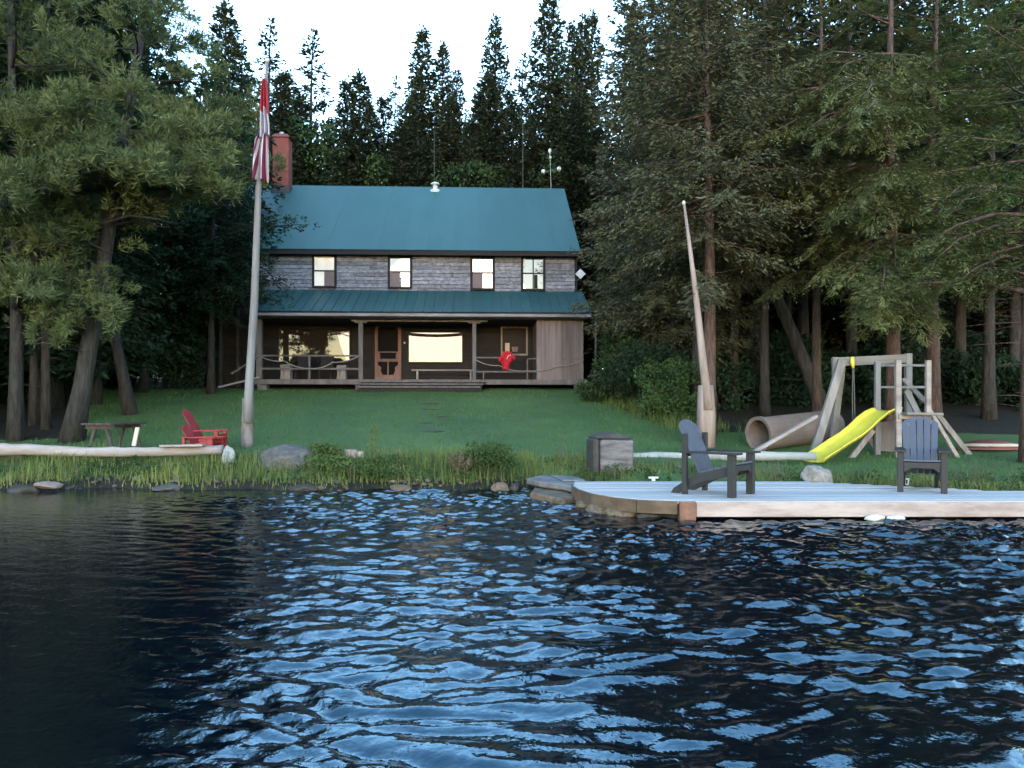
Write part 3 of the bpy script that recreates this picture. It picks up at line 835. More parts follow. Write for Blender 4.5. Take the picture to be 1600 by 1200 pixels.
# ------------------------------------------------------------------ flagpole and flags
FY = 15.0
fb0 = P(386, 704, FY); fb0.z = gz(fb0.x, fb0.y) - .05
fp = empty('flagpole', fb0); tag(fp, 'tall leaning grey wooden flagpole bolted to a thick stub on the lawn', 'flagpole')
rs = random.Random(2)
c = MB(fb0); c.tube([fb0, P(386.5, 690, FY), P(387, 660, FY), P(387.5, 622, FY)], [.105, .125, .118, .105], 12, jit=.05, rng=rs); c.build('stub', M['stub'], fp, smooth=True)
c = MB(fb0)
def off(p, dy=-.10): return p + Vector((0, dy, 0))
c.tube([off(P(391, 660, FY), -.13), off(P(392, 615, FY), -.12), P(397.5, 470, FY), P(403.5, 300, FY), P(411, 200, FY), P(417.5, 97, FY)], [.085, .085, .075, .06, .045, .025], 10); c.build('pole', M['pole'], fp, smooth=True)
ball('finial', P(417.6, 94, FY), .045, M['white_metal'], fp, fb0)

def flag_mat(name, kind):
    m, nt, b = new_mat(name)
    b.inputs['Roughness'].default_value = 0.85
    uv = nt.nodes.new('ShaderNodeUVMap'); uv.uv_map = 'UVMap'
    sp_ = nt.nodes.new('ShaderNodeSeparateXYZ'); nt.links.new(uv.outputs[0], sp_.inputs[0])
    cr = nt.nodes.new('ShaderNodeValToRGB'); cr.color_ramp.interpolation = 'CONSTANT'
    red, white, blue = (0.32, 0.013, 0.03, 1), (0.38, 0.34, 0.40, 1), (0.022, 0.02, 0.065, 1)
    ma = nt.nodes.new('ShaderNodeMath'); ma.operation = 'MULTIPLY_ADD'
    if kind == 'bands':
        ma.inputs[1].default_value = 0.10; nt.links.new(sp_.outputs[0], ma.inputs[0]); nt.links.new(sp_.outputs[1], ma.inputs[2])
        e = cr.color_ramp.elements
        e[0].position = 0; e[0].color = white
        e[1].position = 0.50; e[1].color = red
        nt.links.new(ma.outputs[0], cr.inputs[0]); nt.links.new(cr.outputs[0], b.inputs['Base Color'])
    else:
        ma.operation = 'MULTIPLY'; ma.inputs[1].default_value = 5.0; nt.links.new(sp_.outputs[0], ma.inputs[0])
        fr_ = nt.nodes.new('ShaderNodeMath'); fr_.operation = 'FRACT'; nt.links.new(ma.outputs[0], fr_.inputs[0])
        e = cr.color_ramp.elements
        e[0].position = 0; e[0].color = (0.11, 0.006, 0.03, 1)
        e[1].position = 0.55; e[1].color = white
        nt.links.new(fr_.outputs[0], cr.inputs[0])
        gt_ = nt.nodes.new('ShaderNodeMath'); gt_.operation = 'GREATER_THAN'; gt_.inputs[1].default_value = 0.90; nt.links.new(sp_.outputs[1], gt_.inputs[0])
        mx = nt.nodes.new('ShaderNodeMixRGB'); mx.inputs[2].default_value = blue
        nt.links.new(gt_.outputs[0], mx.inputs[0]); nt.links.new(cr.outputs[0], mx.inputs[1])
        nt.links.new(mx.outputs[0], b.inputs['Base Color'])
    return m

def limp_flag(name, lab, rows, kind, folds, fan, seed):
    """cloth hanging in pleats round the pole; rows = (y, x left, x right)"""
    r = random.Random(seed); nc = 40; o0 = P(rows[0][1], rows[0][0], FY)
    ys = np.linspace(rows[0][0], rows[-1][0], 30)
    xa = np.interp(ys, [q[0] for q in rows], [q[1] for q in rows]); xb = np.interp(ys, [q[0] for q in rows], [q[2] for q in rows])
    vs, fs, uvs = [], [], []
    for j, y in enumerate(ys):
        for k in range(nc):
            t = k / (nc - 1)
            ph = t * folds * 2 * math.pi + .6 * math.sin(j * .18)
            amp = .05 + .05 * j / 30
            px = xa[j] + (xb[j] - xa[j]) * (t + .012 * math.cos(ph) * (1 - abs(2 * t - 1)))
            py = y + (1.6 * math.sin(ph * .5 + 1) + 2.0 * math.sin(t * 5 + seed)) * (j / 30)
            p = P(px, py, FY); p.y -= .10 + amp * math.sin(ph) 
            vs.append(tuple(p - o0)); uvs.append((t + fan * (j / 30 - .5) * (1 - 2 * t), 1 - j / 29 + (.05 * math.sin(ph * .5)))) 
    for j in range(len(ys) - 1):
        for k in range(nc - 1): fs.append((j * nc + k, (j + 1) * nc + k, (j + 1) * nc + k + 1, j * nc + k + 1))
    me = bpy.data.meshes.new(name); me.from_pydata(vs, [], fs)
    ul = me.uv_layers.new(name='UVMap')
    for l in me.loops: ul.data[l.index].uv = uvs[l.vertex_index]
    o = link(name, me, flag_mat(name + '_cloth', kind), None, True); o.location = o0
    md = o.modifiers.new('thickness', 'SOLIDIFY'); md.thickness = .006
    tag(o, lab, 'flag', 'flags on the pole')
limp_flag('flag', 'limp red and white flag hanging highest on the pole', [(126, 413, 419), (150, 411, 421), (186, 409.5, 423), (200, 409, 425), (216, 409, 425.5)], 'bands', 2.5, 0, 1)
limp_flag('flag', 'limp flag of narrow red and white stripes below the other', [(207, 407, 424), (222, 402, 424.5), (250, 398, 424), (284, 395, 424)], 'stripes', 2.2, .30, 4)

# ------------------------------------------------------------------ leaning pole at the right
LY = 15.6
lb = P(1104, 684, LY); lb.z = gz(lb.x, LY) - .05
lp = empty('leaning_pole', lb); tag(lp, 'bare leaning pole tapering upward from a split stub before the right woods', 'pole')
c = MB(lb); c.tube([lb, P(1103, 650, LY), P(1102, 602, LY)], [.17, .18, .15], 12, jit=.07, rng=rs); c.build('stub', M['pink_wood'], lp, smooth=True)
c = MB(lb); c.tube([off(P(1104, 640, LY), -.16), P(1098, 560, LY), P(1086, 450, LY), P(1068.5, 314, LY)], [.095, .082, .055, .024], 10); c.build('pole', M['pink_wood'], lp, smooth=True)
ball('tip', P(1068.3, 317, LY), .038, M['white_metal'], lp, lb, sz=1.3)

# ------------------------------------------------------------------ logs
def log(name, lab, pts, rad, m, n=14, seed=1, sag=0):
    r = random.Random(seed); full, rr = [], []
    for i in range(len(pts) - 1):
        for k in range(6):
            t = k / 6; full.append(pts[i].lerp(pts[i + 1], t) + Vector((0, r.uniform(-.01, .01), r.uniform(-.008, .008)))); rr.append((rad[i] * (1 - t) + rad[i + 1] * t) * r.uniform(.93, 1.07))
    full.append(pts[-1]); rr.append(rad[-1])
    o0 = full[0]; c = MB(o0); c.tube(full, rr, n, jit=.04, rng=r)
    o = c.build(name, m, None, smooth=True); o.location = o0; tag(o, lab, 'log', 'bleached logs along the shore'); return o
log('shore_log', 'long bleached log lying along the top of the grassy bank by the picnic table', [P(-60, 700, 12.9), P(20, 702, 12.9), P(160, 707, 12.9), P(260, 706, 12.9), P(348, 703, 12.9)], [.11, .105, .085, .075, .085], M['log'])
log('shore_log', 'grey log on the grass between the stone block and the yellow slide', [P(985, 713, 13.7), P(1100, 713, 13.6), P(1190, 713, 13.5), P(1275, 713, 13.4)], [.075, .08, .085, .07], M['log_grey'], seed=4)
# plank resting on the long log
b0 = P(285, 697, 12.85); c = MB(b0); c.beam(P(252, 696.5, 12.8), P(319, 695.5, 12.8), .16, .03); o = c.build('loose_plank', M['log'], None); o.location = b0; tag(o, 'pale loose plank lying on the long bleached log', 'plank')

# ------------------------------------------------------------------ rocks
def rock(name, lab, c0, size, m, seed, cat='rock', group=None, flat=0.0, rz=0.0, disp=.22):
    import bmesh
    bm = bmesh.new(); bmesh.ops.create_icosphere(bm, subdivisions=4, radius=1.0)
    r = np.random.RandomState(seed)
    dirs = r.normal(size=(9, 3)); dirs /= np.linalg.norm(dirs, axis=1)[:, None]; cut = r.uniform(.62, .95, 9)
    ph = r.uniform(0, 6, (5, 3))
    for v in bm.verts:
        p = np.array(v.co)
        for d, k in zip(dirs, cut):
            t = p @ d
            if t > k: p = p - d * (t - k) * .85
        n = sum(math.sin(p[0] * f + a) * math.sin(p[1] * f + b) * math.sin(p[2] * f + cc) / f for f, (a, b, cc) in zip((2.5, 4, 7, 11, 19), ph))
        p = p * (1 + disp * n * 1.6)
        v.co = p
    me = bpy.data.meshes.new(name); bm.to_mesh(me); bm.free()
    o = link(name, me, m, None, True); o.location = c0; o.scale = [s / 2 for s in size]; o.rotation_euler = (0, flat, rz)
    tag(o, lab, cat, group); return o
b = P(448, 724, 12.75); rock('boulder', 'broad grey boulder among the grass left of the leafy clump', (b.x, b.y, .34), (.98, .7, .62), M['grey_rock'], 3, 'boulder')
b = P(1276, 746, 11.15); rock('boulder', 'rounded pale boulder at the back edge of the dock', (b.x, b.y, .27), (.42, .34, .40), M['pale_rock'], 5, 'boulder')
b = P(355, 704, 12.7); rock('boulder', 'upright pale stone at the end of the long bleached log', (b.x, b.y, .40), (.22, .24, .46), M['log_grey'], 8, 'boulder')
b = P(76, 758, 11.6); rock('flat_rock', 'flat pinkish rock at the waterline below the long log', (b.x, b.y, .09), (.44, .3, .13), M['pink_rock'], 12, group='rocks along the waterline')
b = P(1035, 728, 13.2); rock('rock', 'pale stone half sunk in grass behind the dock chair', (b.x, b.y, .27), (.34, .25, .16), M['pale_rock'], 14)
b = P(1064, 737, 12.6); rock('rock', 'tan stone in the grass just behind the left dock chair', (b.x, b.y, .22), (.24, .2, .2), M['pink_rock'], 15)
shore_rocks = [
 (34, 768, 11.45, .55, .22, 'wet_rock', 'dark wet rock in the water beside the flat pinkish rock'),
 (265, 746, 11.85, .8, .14, 'grey_rock', 'flat grey shelf rock in the bank below the red chairs'),
 (470, 757, 11.65, .6, .16, 'wet_rock', 'dark rock at the waterline below the broad grey boulder'),
 (532, 754, 11.7, .42, .10, 'tan_rock', 'thin tan rock at the waterline below the leafy clump'),
 (625, 755, 11.65, .5, .12, 'tan_rock', 'thin tan rock at the waterline below the tall grass'),
 (783, 755, 11.6, .34, .2, 'tan_rock', 'rounded brown rock at the waterline beside the stone ledge'),
 (806, 752, 11.65, .3, .2, 'wet_rock', 'dark rock touching the left end of the stone ledge'),
]
for i, (x, y, Yd, w, h, m, lab) in enumerate(shore_rocks):
    b = P(x, y, Yd); rock('shore_rock', lab, (b.x, b.y + .12, .02), (w, w * .6, h), M[m], 40 + i, group='rocks along the waterline', rz=i * 1.3)

# ------------------------------------------------------------------ ledge and stone block
lg = P(860, 742, 11.4)
led = empty('stone_ledge', (lg.x, lg.y, 0)); tag(led, 'broken flat stone ledge joining the bank to the dock', 'ledge')
def slabpoly(pts, z0, z1, m, name):
    c = MB((lg.x, lg.y, 0)); c.prism([(x, y, z0) for x, y in pts], (0, 0, z1 - z0)); c.build(name, m, led, bevel=.02)
def q(x, y, z):   # picture point on the level z
    Yd = (EYE - z) * F / (y - HY); return ((x - CX) / F * Yd, Yd)
slabpoly([q(822, 742, .24), q(850, 735, .25), q(905, 742, .25), q(930, 752, .24), q(905, 758, .24), q(880, 751, .24), q(845, 747, .24)], .10, .19, M['slab'], 'top_slab')
slabpoly([q(835, 749, .2), q(880, 752, .2), q(903, 762, .2), q(880, 766, .2), q(850, 760, .2), q(828, 756, .2)], -.1, .085, M['tan_rock'], 'lower_slab')
slabpoly([q(860, 738, .25), q(900, 741, .25), q(915, 746, .25), q(880, 747, .25)], .193, .215, M['slab'], 'loose_slab')
bk = P(955, 741, 12.3)
blk = empty('stone_block', (bk.x, bk.y, gz(bk.x, bk.y) - .05), R(8)); tag(blk, 'square weathered stone block with dark left side standing behind the dock', 'stone block')
h0 = .54
MB().span((-.23, -.24, 0), (.30, .26, h0)).build('block_body', M['block'], blk, bevel=.025)
MB().span((-.34, -.2, 0), (-.235, .3, h0 + .02)).build('side_stone', M['block_dark'], blk, bevel=.03)
c = MB(); c.prism([(-.33, -.22, h0 + .022), (.31, -.25, h0 + .005), (.25, -.2, h0 + .05), (.08, -.18, h0 + .10), (-.12, -.18, h0 + .10), (-.3, -.2, h0 + .06)], (0, .46, 0)); c.build('cap_stone', M['block_dark'], blk, bevel=.02)

# stump
sb = P(553, 712, 12.9); sb.z = gz(sb.x, sb.y) - .03
stp = empty('tree_stump', sb); tag(stp, 'pale split tree stump standing in grass right of the grey boulder', 'stump')
c = MB(); c.tube([(-.05, 0, 0), (-.06, 0, .13), (-.055, 0, .27)], [.13, .115, .11], 12, jit=.06, rng=rs); c.build('stump_half', M['pink_wood'], stp)
c = MB(); c.tube([(.10, .01, 0), (.105, .01, .12), (.10, .01, .24)], [.09, .075, .07], 10, jit=.06, rng=rs); c.build('stump_half', M['pink_wood'], stp)

# stepping stones up the lawn
for i, (x, y, w, lab) in enumerate(((676, 674, .75, 'flat stone step in the lawn, lowest of the flight'), (668, 661, .6, 'flat stone step in the lawn, second from the bottom'), (690, 651, .7, 'flat stone step in the lawn, third from the bottom'), (672, 640, .8, 'flat stone step in the lawn, second from the top'), (670, 631, .9, 'flat stone step in the lawn, topmost of the flight'))):
    Yd = 15
    for _ in range(30):
        X = (x - CX) / F * Yd; z = gz(X, Yd); yy = HY - (z - EYE) / Yd * F
        Yd += (yy - y) * .04
    rock('stepping_stone', lab, (X, Yd, z + .0), (w * .8, .4, .05), M['wet_rock'], 70 + i, 'step', 'stone steps up the lawn', flat=0)

# ------------------------------------------------------------------ dock
DZ = .21
dk = empty('dock', (3.5, 9.8, 0)); tag(dk, 'low pale wooden dock with rounded corner reaching out of frame', 'dock')
dorg = (3.5, 9.8, 0)
def left_edge(y):
    return float(np.interp(y, [8.74, 8.9, 9.15, 9.5, 10.0, 10.4, 11.0], [1.95, 1.46, 1.20, 1.0, .87, .83, .90]))
def right_back(y):   # back edge comes forward at the right
    return float(np.interp(y, [9.55, 9.75, 10.3, 10.55, 10.8, 11.0], [30, 6.2, 5.3, 4.9, 4.5, 4.1]))
ny = 17; dy = (11.0 - 8.745) / ny
for i in range(ny):
    ya, yb = 8.745 + i * dy, 8.745 + (i + 1) * dy - .003
    xb = min(9.0, right_back((ya + yb) / 2))
    c = MB(dorg); z1 = DZ + rng.uniform(-.003, .003)
    segs = [left_edge(ya)]
    c.prism([(left_edge(ya), ya, DZ - .035), (xb, ya, DZ - .035), (xb, yb, DZ - .035), (left_edge(yb), yb, DZ - .035)], (0, 0, z1 - DZ + .035))
    c.build('deck_board', M['deck'], dk)
c = MB(dorg); c.span((2.09, 8.70, .035), (9.0, 8.742, DZ - .006)); c.build('front_fascia', M['deck_face'], dk, bevel=.006)
c = MB(dorg); c.span((1.90, 8.685, -.02), (2.085, 8.80, DZ - .002)); c.build('corner_block', M['rust_block'], dk, bevel=.008)
yy = np.linspace(8.76, 10.6, 26); prof = [(left_edge(v), v) for v in yy]
c = MB(dorg)
for (xa, ya), (xb, yb) in zip(prof[:-1], prof[1:]):
    d = Vector((yb - ya, -(xb - xa), 0)).normalized() * -.03
    c.prism([(xa, ya, .06), (xb, yb, .06), (xb, yb, DZ - .003), (xa, ya, DZ - .003)], d)
c.build('curved_edge_board', M['brown_face'], dk)
c = MB(dorg); c.span((2.2, 8.95, -.6), (8.9, 9.1, DZ - .04)); c.span((2.2, 9.4, -.02), (6.0, 10.9, DZ - .05)); c.build('substructure', M['black_wood'], dk)
for i, (x, y, s, h) in enumerate(((1.1, 9.35, .5, .22), (1.0, 9.75, .55, .24), (.95, 10.2, .55, .24), (1.25, 9.05, .45, .2), (1.55, 8.92, .45, .16), (1.8, 8.88, .4, .12))):
    o = rock('crib_stone', None, (x - 3.5 + .06, y - 9.8 + .12, .0), (s, s * .8, h), M['tan_rock'] if i < 4 else M['wet_rock'], 90 + i, None)
    o.parent = dk
def dock_item(name, lab, cat, x, y, build):
    X, Yd = q(x, y, DZ); e = empty(name, (X, Yd, DZ + .004)); tag(e, lab, cat); build(e)
def cup(e):
    c = MB(); c.tube([(0, 0, 0), (0, 0, .085)], [.045, .055], 12); c.build('body', M['white_metal'], e, smooth=False)
    MB().span((-.012, -.062, .015), (.006, -.05, .07)).build('dark_stripe', M['black_wood'], e)
dock_item('white_cup', 'small white cup with a dark stripe on the dock behind the facing chair', 'cup', 1414, 757.5, cup)
def cleat(e):
    c = MB(); c.beam((-.07, 0, .05), (.07, 0, .05), .025, .025); c.beam((0, 0, 0), (0, 0, .05), .05, .03); c.build('cleat_body', M['white_metal'], e)
dock_item('dock_cleat', 'small white cleat on the back edge of the dock near the block', 'cleat', 1021, 752, cleat)
# foam floats in front of the dock
def float_(x, lab, seed):
    X, Yd = q(x, 813.5, 0.0); rock('foam_float', lab, (X, Yd, .025), (.235, .13, .085), M['foam'], seed, 'float', 'white foam floats under the dock edge', disp=.1)
float_(1367.5, 'white foam float at the dock edge, left one of the pair', 101)
float_(1398.5, 'white foam float at the dock edge, right one of the pair', 102)

# ------------------------------------------------------------------ adirondack chairs (front faces local -y)
def slat_shape(xa, xb, zb, zt_a, zt_b, lean, y0, th=.022):
    """upright board leaning back"""
    c = MB()
    pts = [(xa * .82, zb), (xb * .82, zb), (xb, zt_b)]
    n = 4
    for k in range(1, n):
        t = k / n; pts.append((xb + (xa - xb) * t, zt_b + (zt_a - zt_b) * t + .012 * math.sin(math.pi * t)))
    pts.append((xa, zt_a))
    f = lambda x, z: (x, y0 + (z - zb) * math.tan(lean), z)
    c.prism([f(x, z) for x, z in pts], (0, th, 0)); return c
def adirondack(name, lab, loc, rz, w, mb_, mf, group, h=.92, nsl=5, lean=R(24), arm_z=.52, tall_post=False):
    e = empty(name, loc, rz); tag(e, lab, 'chair', group)
    hw = w / 2
    for s in (-1, 1):
        x = s * (hw - .03)
        c = MB(); c.span((x - .035, -.36, 0), (x + .035, -.32 + .05, arm_z - .02)); c.build('leg', mf, e, bevel=.004)
        c = MB(); c.prism([(x - s * .05 - .018, -.30, .25), (x - s * .05 - .018, -.30, .37), (x - s * .05 - .018, .10, .29), (x - s * .05 - .018, .46, .06), (x - s * .05 - .018, .50, .0), (x - s * .05 - .018, .40, .0), (x - s * .05 - .018, .08, .16)], (.036, 0, 0)); c.build('stringer', mf, e)
        c = MB(); c.span((x - .03, .26, .12 if not tall_post else .0), (x + .03, .32, arm_z + (.22 if tall_post else -.02))); c.build('rear_post', mf, e, bevel=.004)
        c = MB(); c.prism([(x - .065, -.42, arm_z - .018), (x + .065, -.42, arm_z - .018), (x + .065, -.1, arm_z - .018), (x + .04, .34, arm_z - .018), (x - .04, .34, arm_z - .018), (x - .065, -.1, arm_z - .018)], (0, 0, .024)); c.build('arm', mf, e)
    # apron with a shallow arch
    c = MB(); iw = hw - .07
    c.prism([(-iw, -.345, .37), (iw, -.345, .37), (iw, -.345, .25), (iw * .8, -.345, .27), (iw * .62, -.345, .30), (-iw * .62, -.345, .30), (-iw * .8, -.345, .27), (-iw, -.345, .25)], (0, .03, 0)); c.build('apron', mf, e)
    for k in range(5):
        y = -.31 + k * .095; z = .385 - .115 * (k / 4.4)
        MB().box((0, y, z), (w - .12, .085, .022), Matrix.Rotation(R(-14), 3, 'X')).build('seat_slat', mb_, e)
    iw = hw - .05; sw = 2 * iw / nsl
    top = lambda x: h - .09 * (abs(x) / iw) ** 2.2 if abs(x) < iw else h - .12
    for k in range(nsl):
        xa, xb = -iw + k * sw + .004, -iw + (k + 1) * sw - .004
        slat_shape(xa, xb, .20, top(xa), top(xb), lean, .10).build('back_slat', mb_, e, bevel=.003)
    MB().box((0, .305, arm_z - .035), (w - .04, .03, .06)).build('back_brace', mf, e)
    return e
X, Yd = q(1120, 772, DZ)
adirondack('adirondack_chair', 'slate blue dock chair turned sideways, facing the other one', (X, Yd, DZ + .006), R(50), .60, M['slate_plastic'], M['dark_plastic'], 'slate chairs on the dock', h=.90, tall_post=True)
X, Yd = q(1439, 766, DZ)
adirondack('adirondack_chair', 'slate blue dock chair facing the water in front of the play set', (X, Yd, DZ + .006), R(-26), .54, M['slate_plastic'], M['dark_plastic'], 'slate chairs on the dock', h=.93)
b = P(316, 700, 13.7); adirondack('red_chair', 'red slatted chair on the lawn, the nearer of the two in profile', (b.x, b.y, gz(b.x, b.y)), R(88), .6, M['red_paint'], M['red_paint'], 'red chairs on the lawn', h=.70, nsl=4, arm_z=.44, lean=R(30)).scale = (.8, .8, .8)
b = P(324, 700, 14.5); adirondack('red_chair', 'red slatted chair on the lawn, the farther of the two in profile', (b.x, b.y, gz(b.x, b.y)), R(90), .6, M['red_paint'], M['red_paint'], 'red chairs on the lawn', h=.98, nsl=4, arm_z=.5, lean=R(28)).scale = (.8, .8, .8)

# ------------------------------------------------------------------ picnic table seen from its end
pb = P(180, 690, 14.3); pb.z = gz(pb.x, pb.y)
pt = empty('picnic_table', pb, R(-10)); pt.scale = (.66, .7, .92); tag(pt, 'low weathered picnic table behind the long bleached log', 'picnic table')
zt = .60
for k in range(4):
    MB().span((-.45 + k * .227, -.75, zt - .035), (-.45 + k * .227 + .215, .75, zt)).build('top_board', M['old_wood'], pt)
for y in (-.55, .55):
    for s in (-1, 1):
        MB().beam((s * .40, y, 0), (s * .14, y, zt - .04), .09, .045, up=(0, 1, 0)).build('leg', M['old_wood'], pt)
    MB().span((-.42, y - .06, zt - .12), (.42, y - .03, zt - .04)).build('cross_bar', M['old_wood'], pt)
b0 = P(209, 697, 13.3); c = MB(b0); c.beam(b0, P(215, 668, 13.4), .07, .025, up=(0, 1, 0)); o = c.build('leaning_board', M['cream'], None); o.location = b0; tag(o, 'pale narrow board leaning against the end of the picnic table', 'board')
# stray lumber by the porch corner
b0 = P(345, 614, 25.3); b0.z = gz(b0.x, b0.y) + .15; c = MB(b0); c.beam(b0 + Vector((-.1, 0, 0)), b0 + Vector((1.1, .5, .35)), .3, .06); o = c.build('lumber_board', M['grey_wood_x'], None); o.location = b0; tag(o, 'grey board propped against the left corner of the porch', 'board')

# ------------------------------------------------------------------ play set
PY = 14.6
po = P(1390, 700, PY); po.z = gz(po.x, po.y)
ps = empty('play_set', po); tag(ps, 'weathered wooden swing and climbing frame with a small ladder tower', 'play set')
def pbm(name, a, b, w, h=None, m='grey_wood', up=(0, 1, 0)):
    c = MB(po); c.beam(a, b, w, h or w, up=up); return c.build(name, M[m], ps, bevel=.006)
def pg(x, y, Yd, sink=True):
    p = P(x, y, Yd)
    if sink: p.z = gz(p.x, p.y) - .03
    return p
pbm('swing_beam', P(1300, 566, PY + .3), P(1424, 560, PY + .3), .09, .17, 'grey_wood_x', up=(0, 0, 1))
pbm('frame_leg', P(1316, 562, PY + .1), pg(1268, 702, PY - .35), .15, .09)
pbm('frame_leg', P(1316, 566, PY + .5), pg(1300, 702, PY + 1.2), .13, .09)
pbm('frame_leg', P(1306, 558, PY + .18), P(1306, 590, PY + .18), .14, .06, 'grey_wood')
pbm('tower_post', pg(1371, 702, PY), P(1371, 565, PY), .10, .08, 'pole')
pbm('tower_post', pg(1403.5, 706, PY - .5), P(1403, 563, PY - .5), .10, .08, 'log')
pbm('tower_post', pg(1419, 690, PY + .3), P(1419, 552, PY + .3), .12, .10, 'pole')
pbm('tower_post', P(1450, 662, PY - .45), P(1450, 563, PY - .45), .09, .08, 'log')
for y in (571, 605):
    pbm('ladder_rung', P(1374, y, PY + .0), P(1446, y, PY - .44), .045, .045, 'pole', up=(0, 0, 1))
pbm('platform_board', P(1406, 646, PY - .52), P(1462, 647, PY - .5), .5, .05, 'grey_wood_x', up=(0, 0, 1))
pbm('platform_board', P(1404, 651, PY - .56), P(1452, 651, PY - .56), .04, .09, 'log', up=(0, 0, 1))
pbm('tower_brace', P(1411, 592, PY + .2), P(1446, 628, PY - .3), .09, .05)
pbm('tower_brace', P(1416, 610, PY - .1), P(1436, 650, PY - .2), .11, .06, 'pole')
pbm('tower_brace', P(1412, 668, PY - .5), P(1432, 652, PY - .5), .06, .05, 'log')
pbm('splayed_leg', P(1452, 640, PY - .2), pg(1498, 716, PY - .3), .07, .06, 'log')
pbm('splayed_leg', P(1465, 648, PY + .2), pg(1516, 716, PY + .2), .10, .07)
pbm('slide_brace', P(1364, 672, PY - .2), pg(1328, 718, PY - .3), .10, .06)
pbm('side_rail', P(1178, 706, PY - .4), P(1276, 650, PY - .1), .085, .06, 'log', up=(0, 0, 1))
c = MB(po); pl = [P(1352, 664, PY + .1), P(1402, 655, PY + .1), P(1402, 706, PY + .1), P(1366, 704, PY + .1), P(1358, 690, PY + .1)]; c.prism(pl, (0, .02, 0)); c.build('plywood_panel', M['plank'], ps)
for (x, y0, y1) in ((1406, 662, 706), (1412, 684, 706)):
    pass
c = MB(po); c.tube([P(1332, 558, PY + .24), P(1331.5, 566, PY + .22), P(1333, 575, PY + .22)], [.035, .045, .025], 8); c.build('swing_hook', M['yellow'], ps, smooth=True)
for dx in (-.6, .9):
    c = MB(po); c.tube([P(1333 + dx, 573, PY + .22), P(1333 + dx * 2.2, 620, PY + .2), P(1334 + dx * 2.4, 666, PY + .2)], .011, 6); c.build('swing_rope', M['thin_metal'], ps)
# slide: wavy trough
def slide():
    rt = empty('slide', po); tag(rt, 'wavy yellow plastic slide leaning on the play set', 'slide')
    cl = [(1392, 639), (1381, 640.5), (1371, 645), (1358, 655), (1345, 668), (1330, 680), (1312, 691), (1294, 703), (1280, 712), (1270, 719)]
    Ys = np.linspace(PY - .15, PY - 1.0, len(cl)); wdt = .50
    L = []
    for (x, y), Yv in zip(cl, Ys): L.append(P(x, y + 2, Yv))
    prof = [(-.5, .06), (-.45, .06), (-.41, .015), (-.25, 0), (0, -.005), (.25, 0), (.41, .015), (.45, .06), (.5, .06)]
    vs, fs = [], []
    for i, p in enumerate(L):
        d = (L[min(i + 1, len(L) - 1)] - L[max(i - 1, 0)]).normalized()
        side = Vector((.52, -.85, 0)); side = (side - d * side.dot(d)).normalized(); up = side.cross(d).normalized()
        if up.z < 0: up = -up
        for a, b_ in prof: vs.append(p + side * a * wdt + up * b_)
    n = len(prof)
    for i in range(len(L) - 1):
        for k in range(n - 1): fs.append((i * n + k, i * n + k + 1, (i + 1) * n + k + 1, (i + 1) * n + k))
    c = MB(po); c.add(vs, fs); o = c.build('slide_trough', M['yellow'], rt, smooth=True)
    md = o.modifiers.new('thickness', 'SOLIDIFY'); md.thickness = .025; md.offset = -1
slide()

# concrete pipe lying behind the frame
ka, kb_ = P(1184, 679, 15.4), P(1300, 677, 16.3)
for p in (ka, kb_): p.z = gz(p.x, p.y) + .32
pp = empty('tunnel_pipe', (ka.x, ka.y, ka.z - .32)); tag(pp, 'large brownish pipe lying on its side left of the yellow slide', 'pipe')
d = (kb_ - ka); 
c = MB((ka.x, ka.y, ka.z - .32)); n = 28
dn = d.normalized(); s_ = dn.cross(Vector((0, 0, 1))).normalized(); u_ = s_.cross(dn)
def ring(p, r): return [p + (s_ * math.cos(2 * math.pi * k / n) + u_ * math.sin(2 * math.pi * k / n)) * r for k in range(n)]
rings = [ring(ka + dn * .0, .355), ring(ka + dn * .09, .36), ring(ka + dn * .10, .335), ring(kb_, .335), ring(kb_, .27), ring(ka + dn * .02, .285)]
vs = [p for r_ in rings for p in r_]; fs = []
for i in range(len(rings)):
    j = (i + 1) % len(rings)
    for k in range(n): fs.append((i * n + k, i * n + (k + 1) % n, j * n + (k + 1) % n, j * n + k))
c.add(vs, fs); c.build('pipe_shell', M['pipe'], pp, smooth=False)

# low red and cream hull lying on the grass at the right
ca = P(1545, 698, 15.3); ca.z = gz(ca.x, ca.y)
can = empty('upturned_boat', ca, R(-4)); tag(can, 'low red hull with cream rim lying in the grass at the right', 'boat')
c = MB(); n = 16; vs, fs = [], []
for i in range(n + 1):
    t = -1 + 2 * i / n; w = .26 * (1 - abs(t) ** 2.4) + .01; hh = .13 * (1 - abs(t) ** 3) + .05
    for k in range(9):
        a = math.pi * k / 8; vs.append((t * .62, w * math.cos(a), hh * math.sin(a) + .02))
for i in range(n):
    for k in range(8): fs.append((i * 9 + k, i * 9 + k + 1, (i + 1) * 9 + k + 1, (i + 1) * 9 + k))
c.add(vs, fs); c.build('hull', M['canoe_red'], can, smooth=True)
c = MB(); c.tube([(-.6, -.06, .1), (-.3, -.24, .11), (0, -.275, .11), (.3, -.24, .11), (.64, -.06, .1)], .035, 8); c.build('rim', M['cream'], can, smooth=True)

# ------------------------------------------------------------------ vegetation builders
def norm(a): return a / np.maximum(np.linalg.norm(a, axis=-1, keepdims=True), 1e-9)

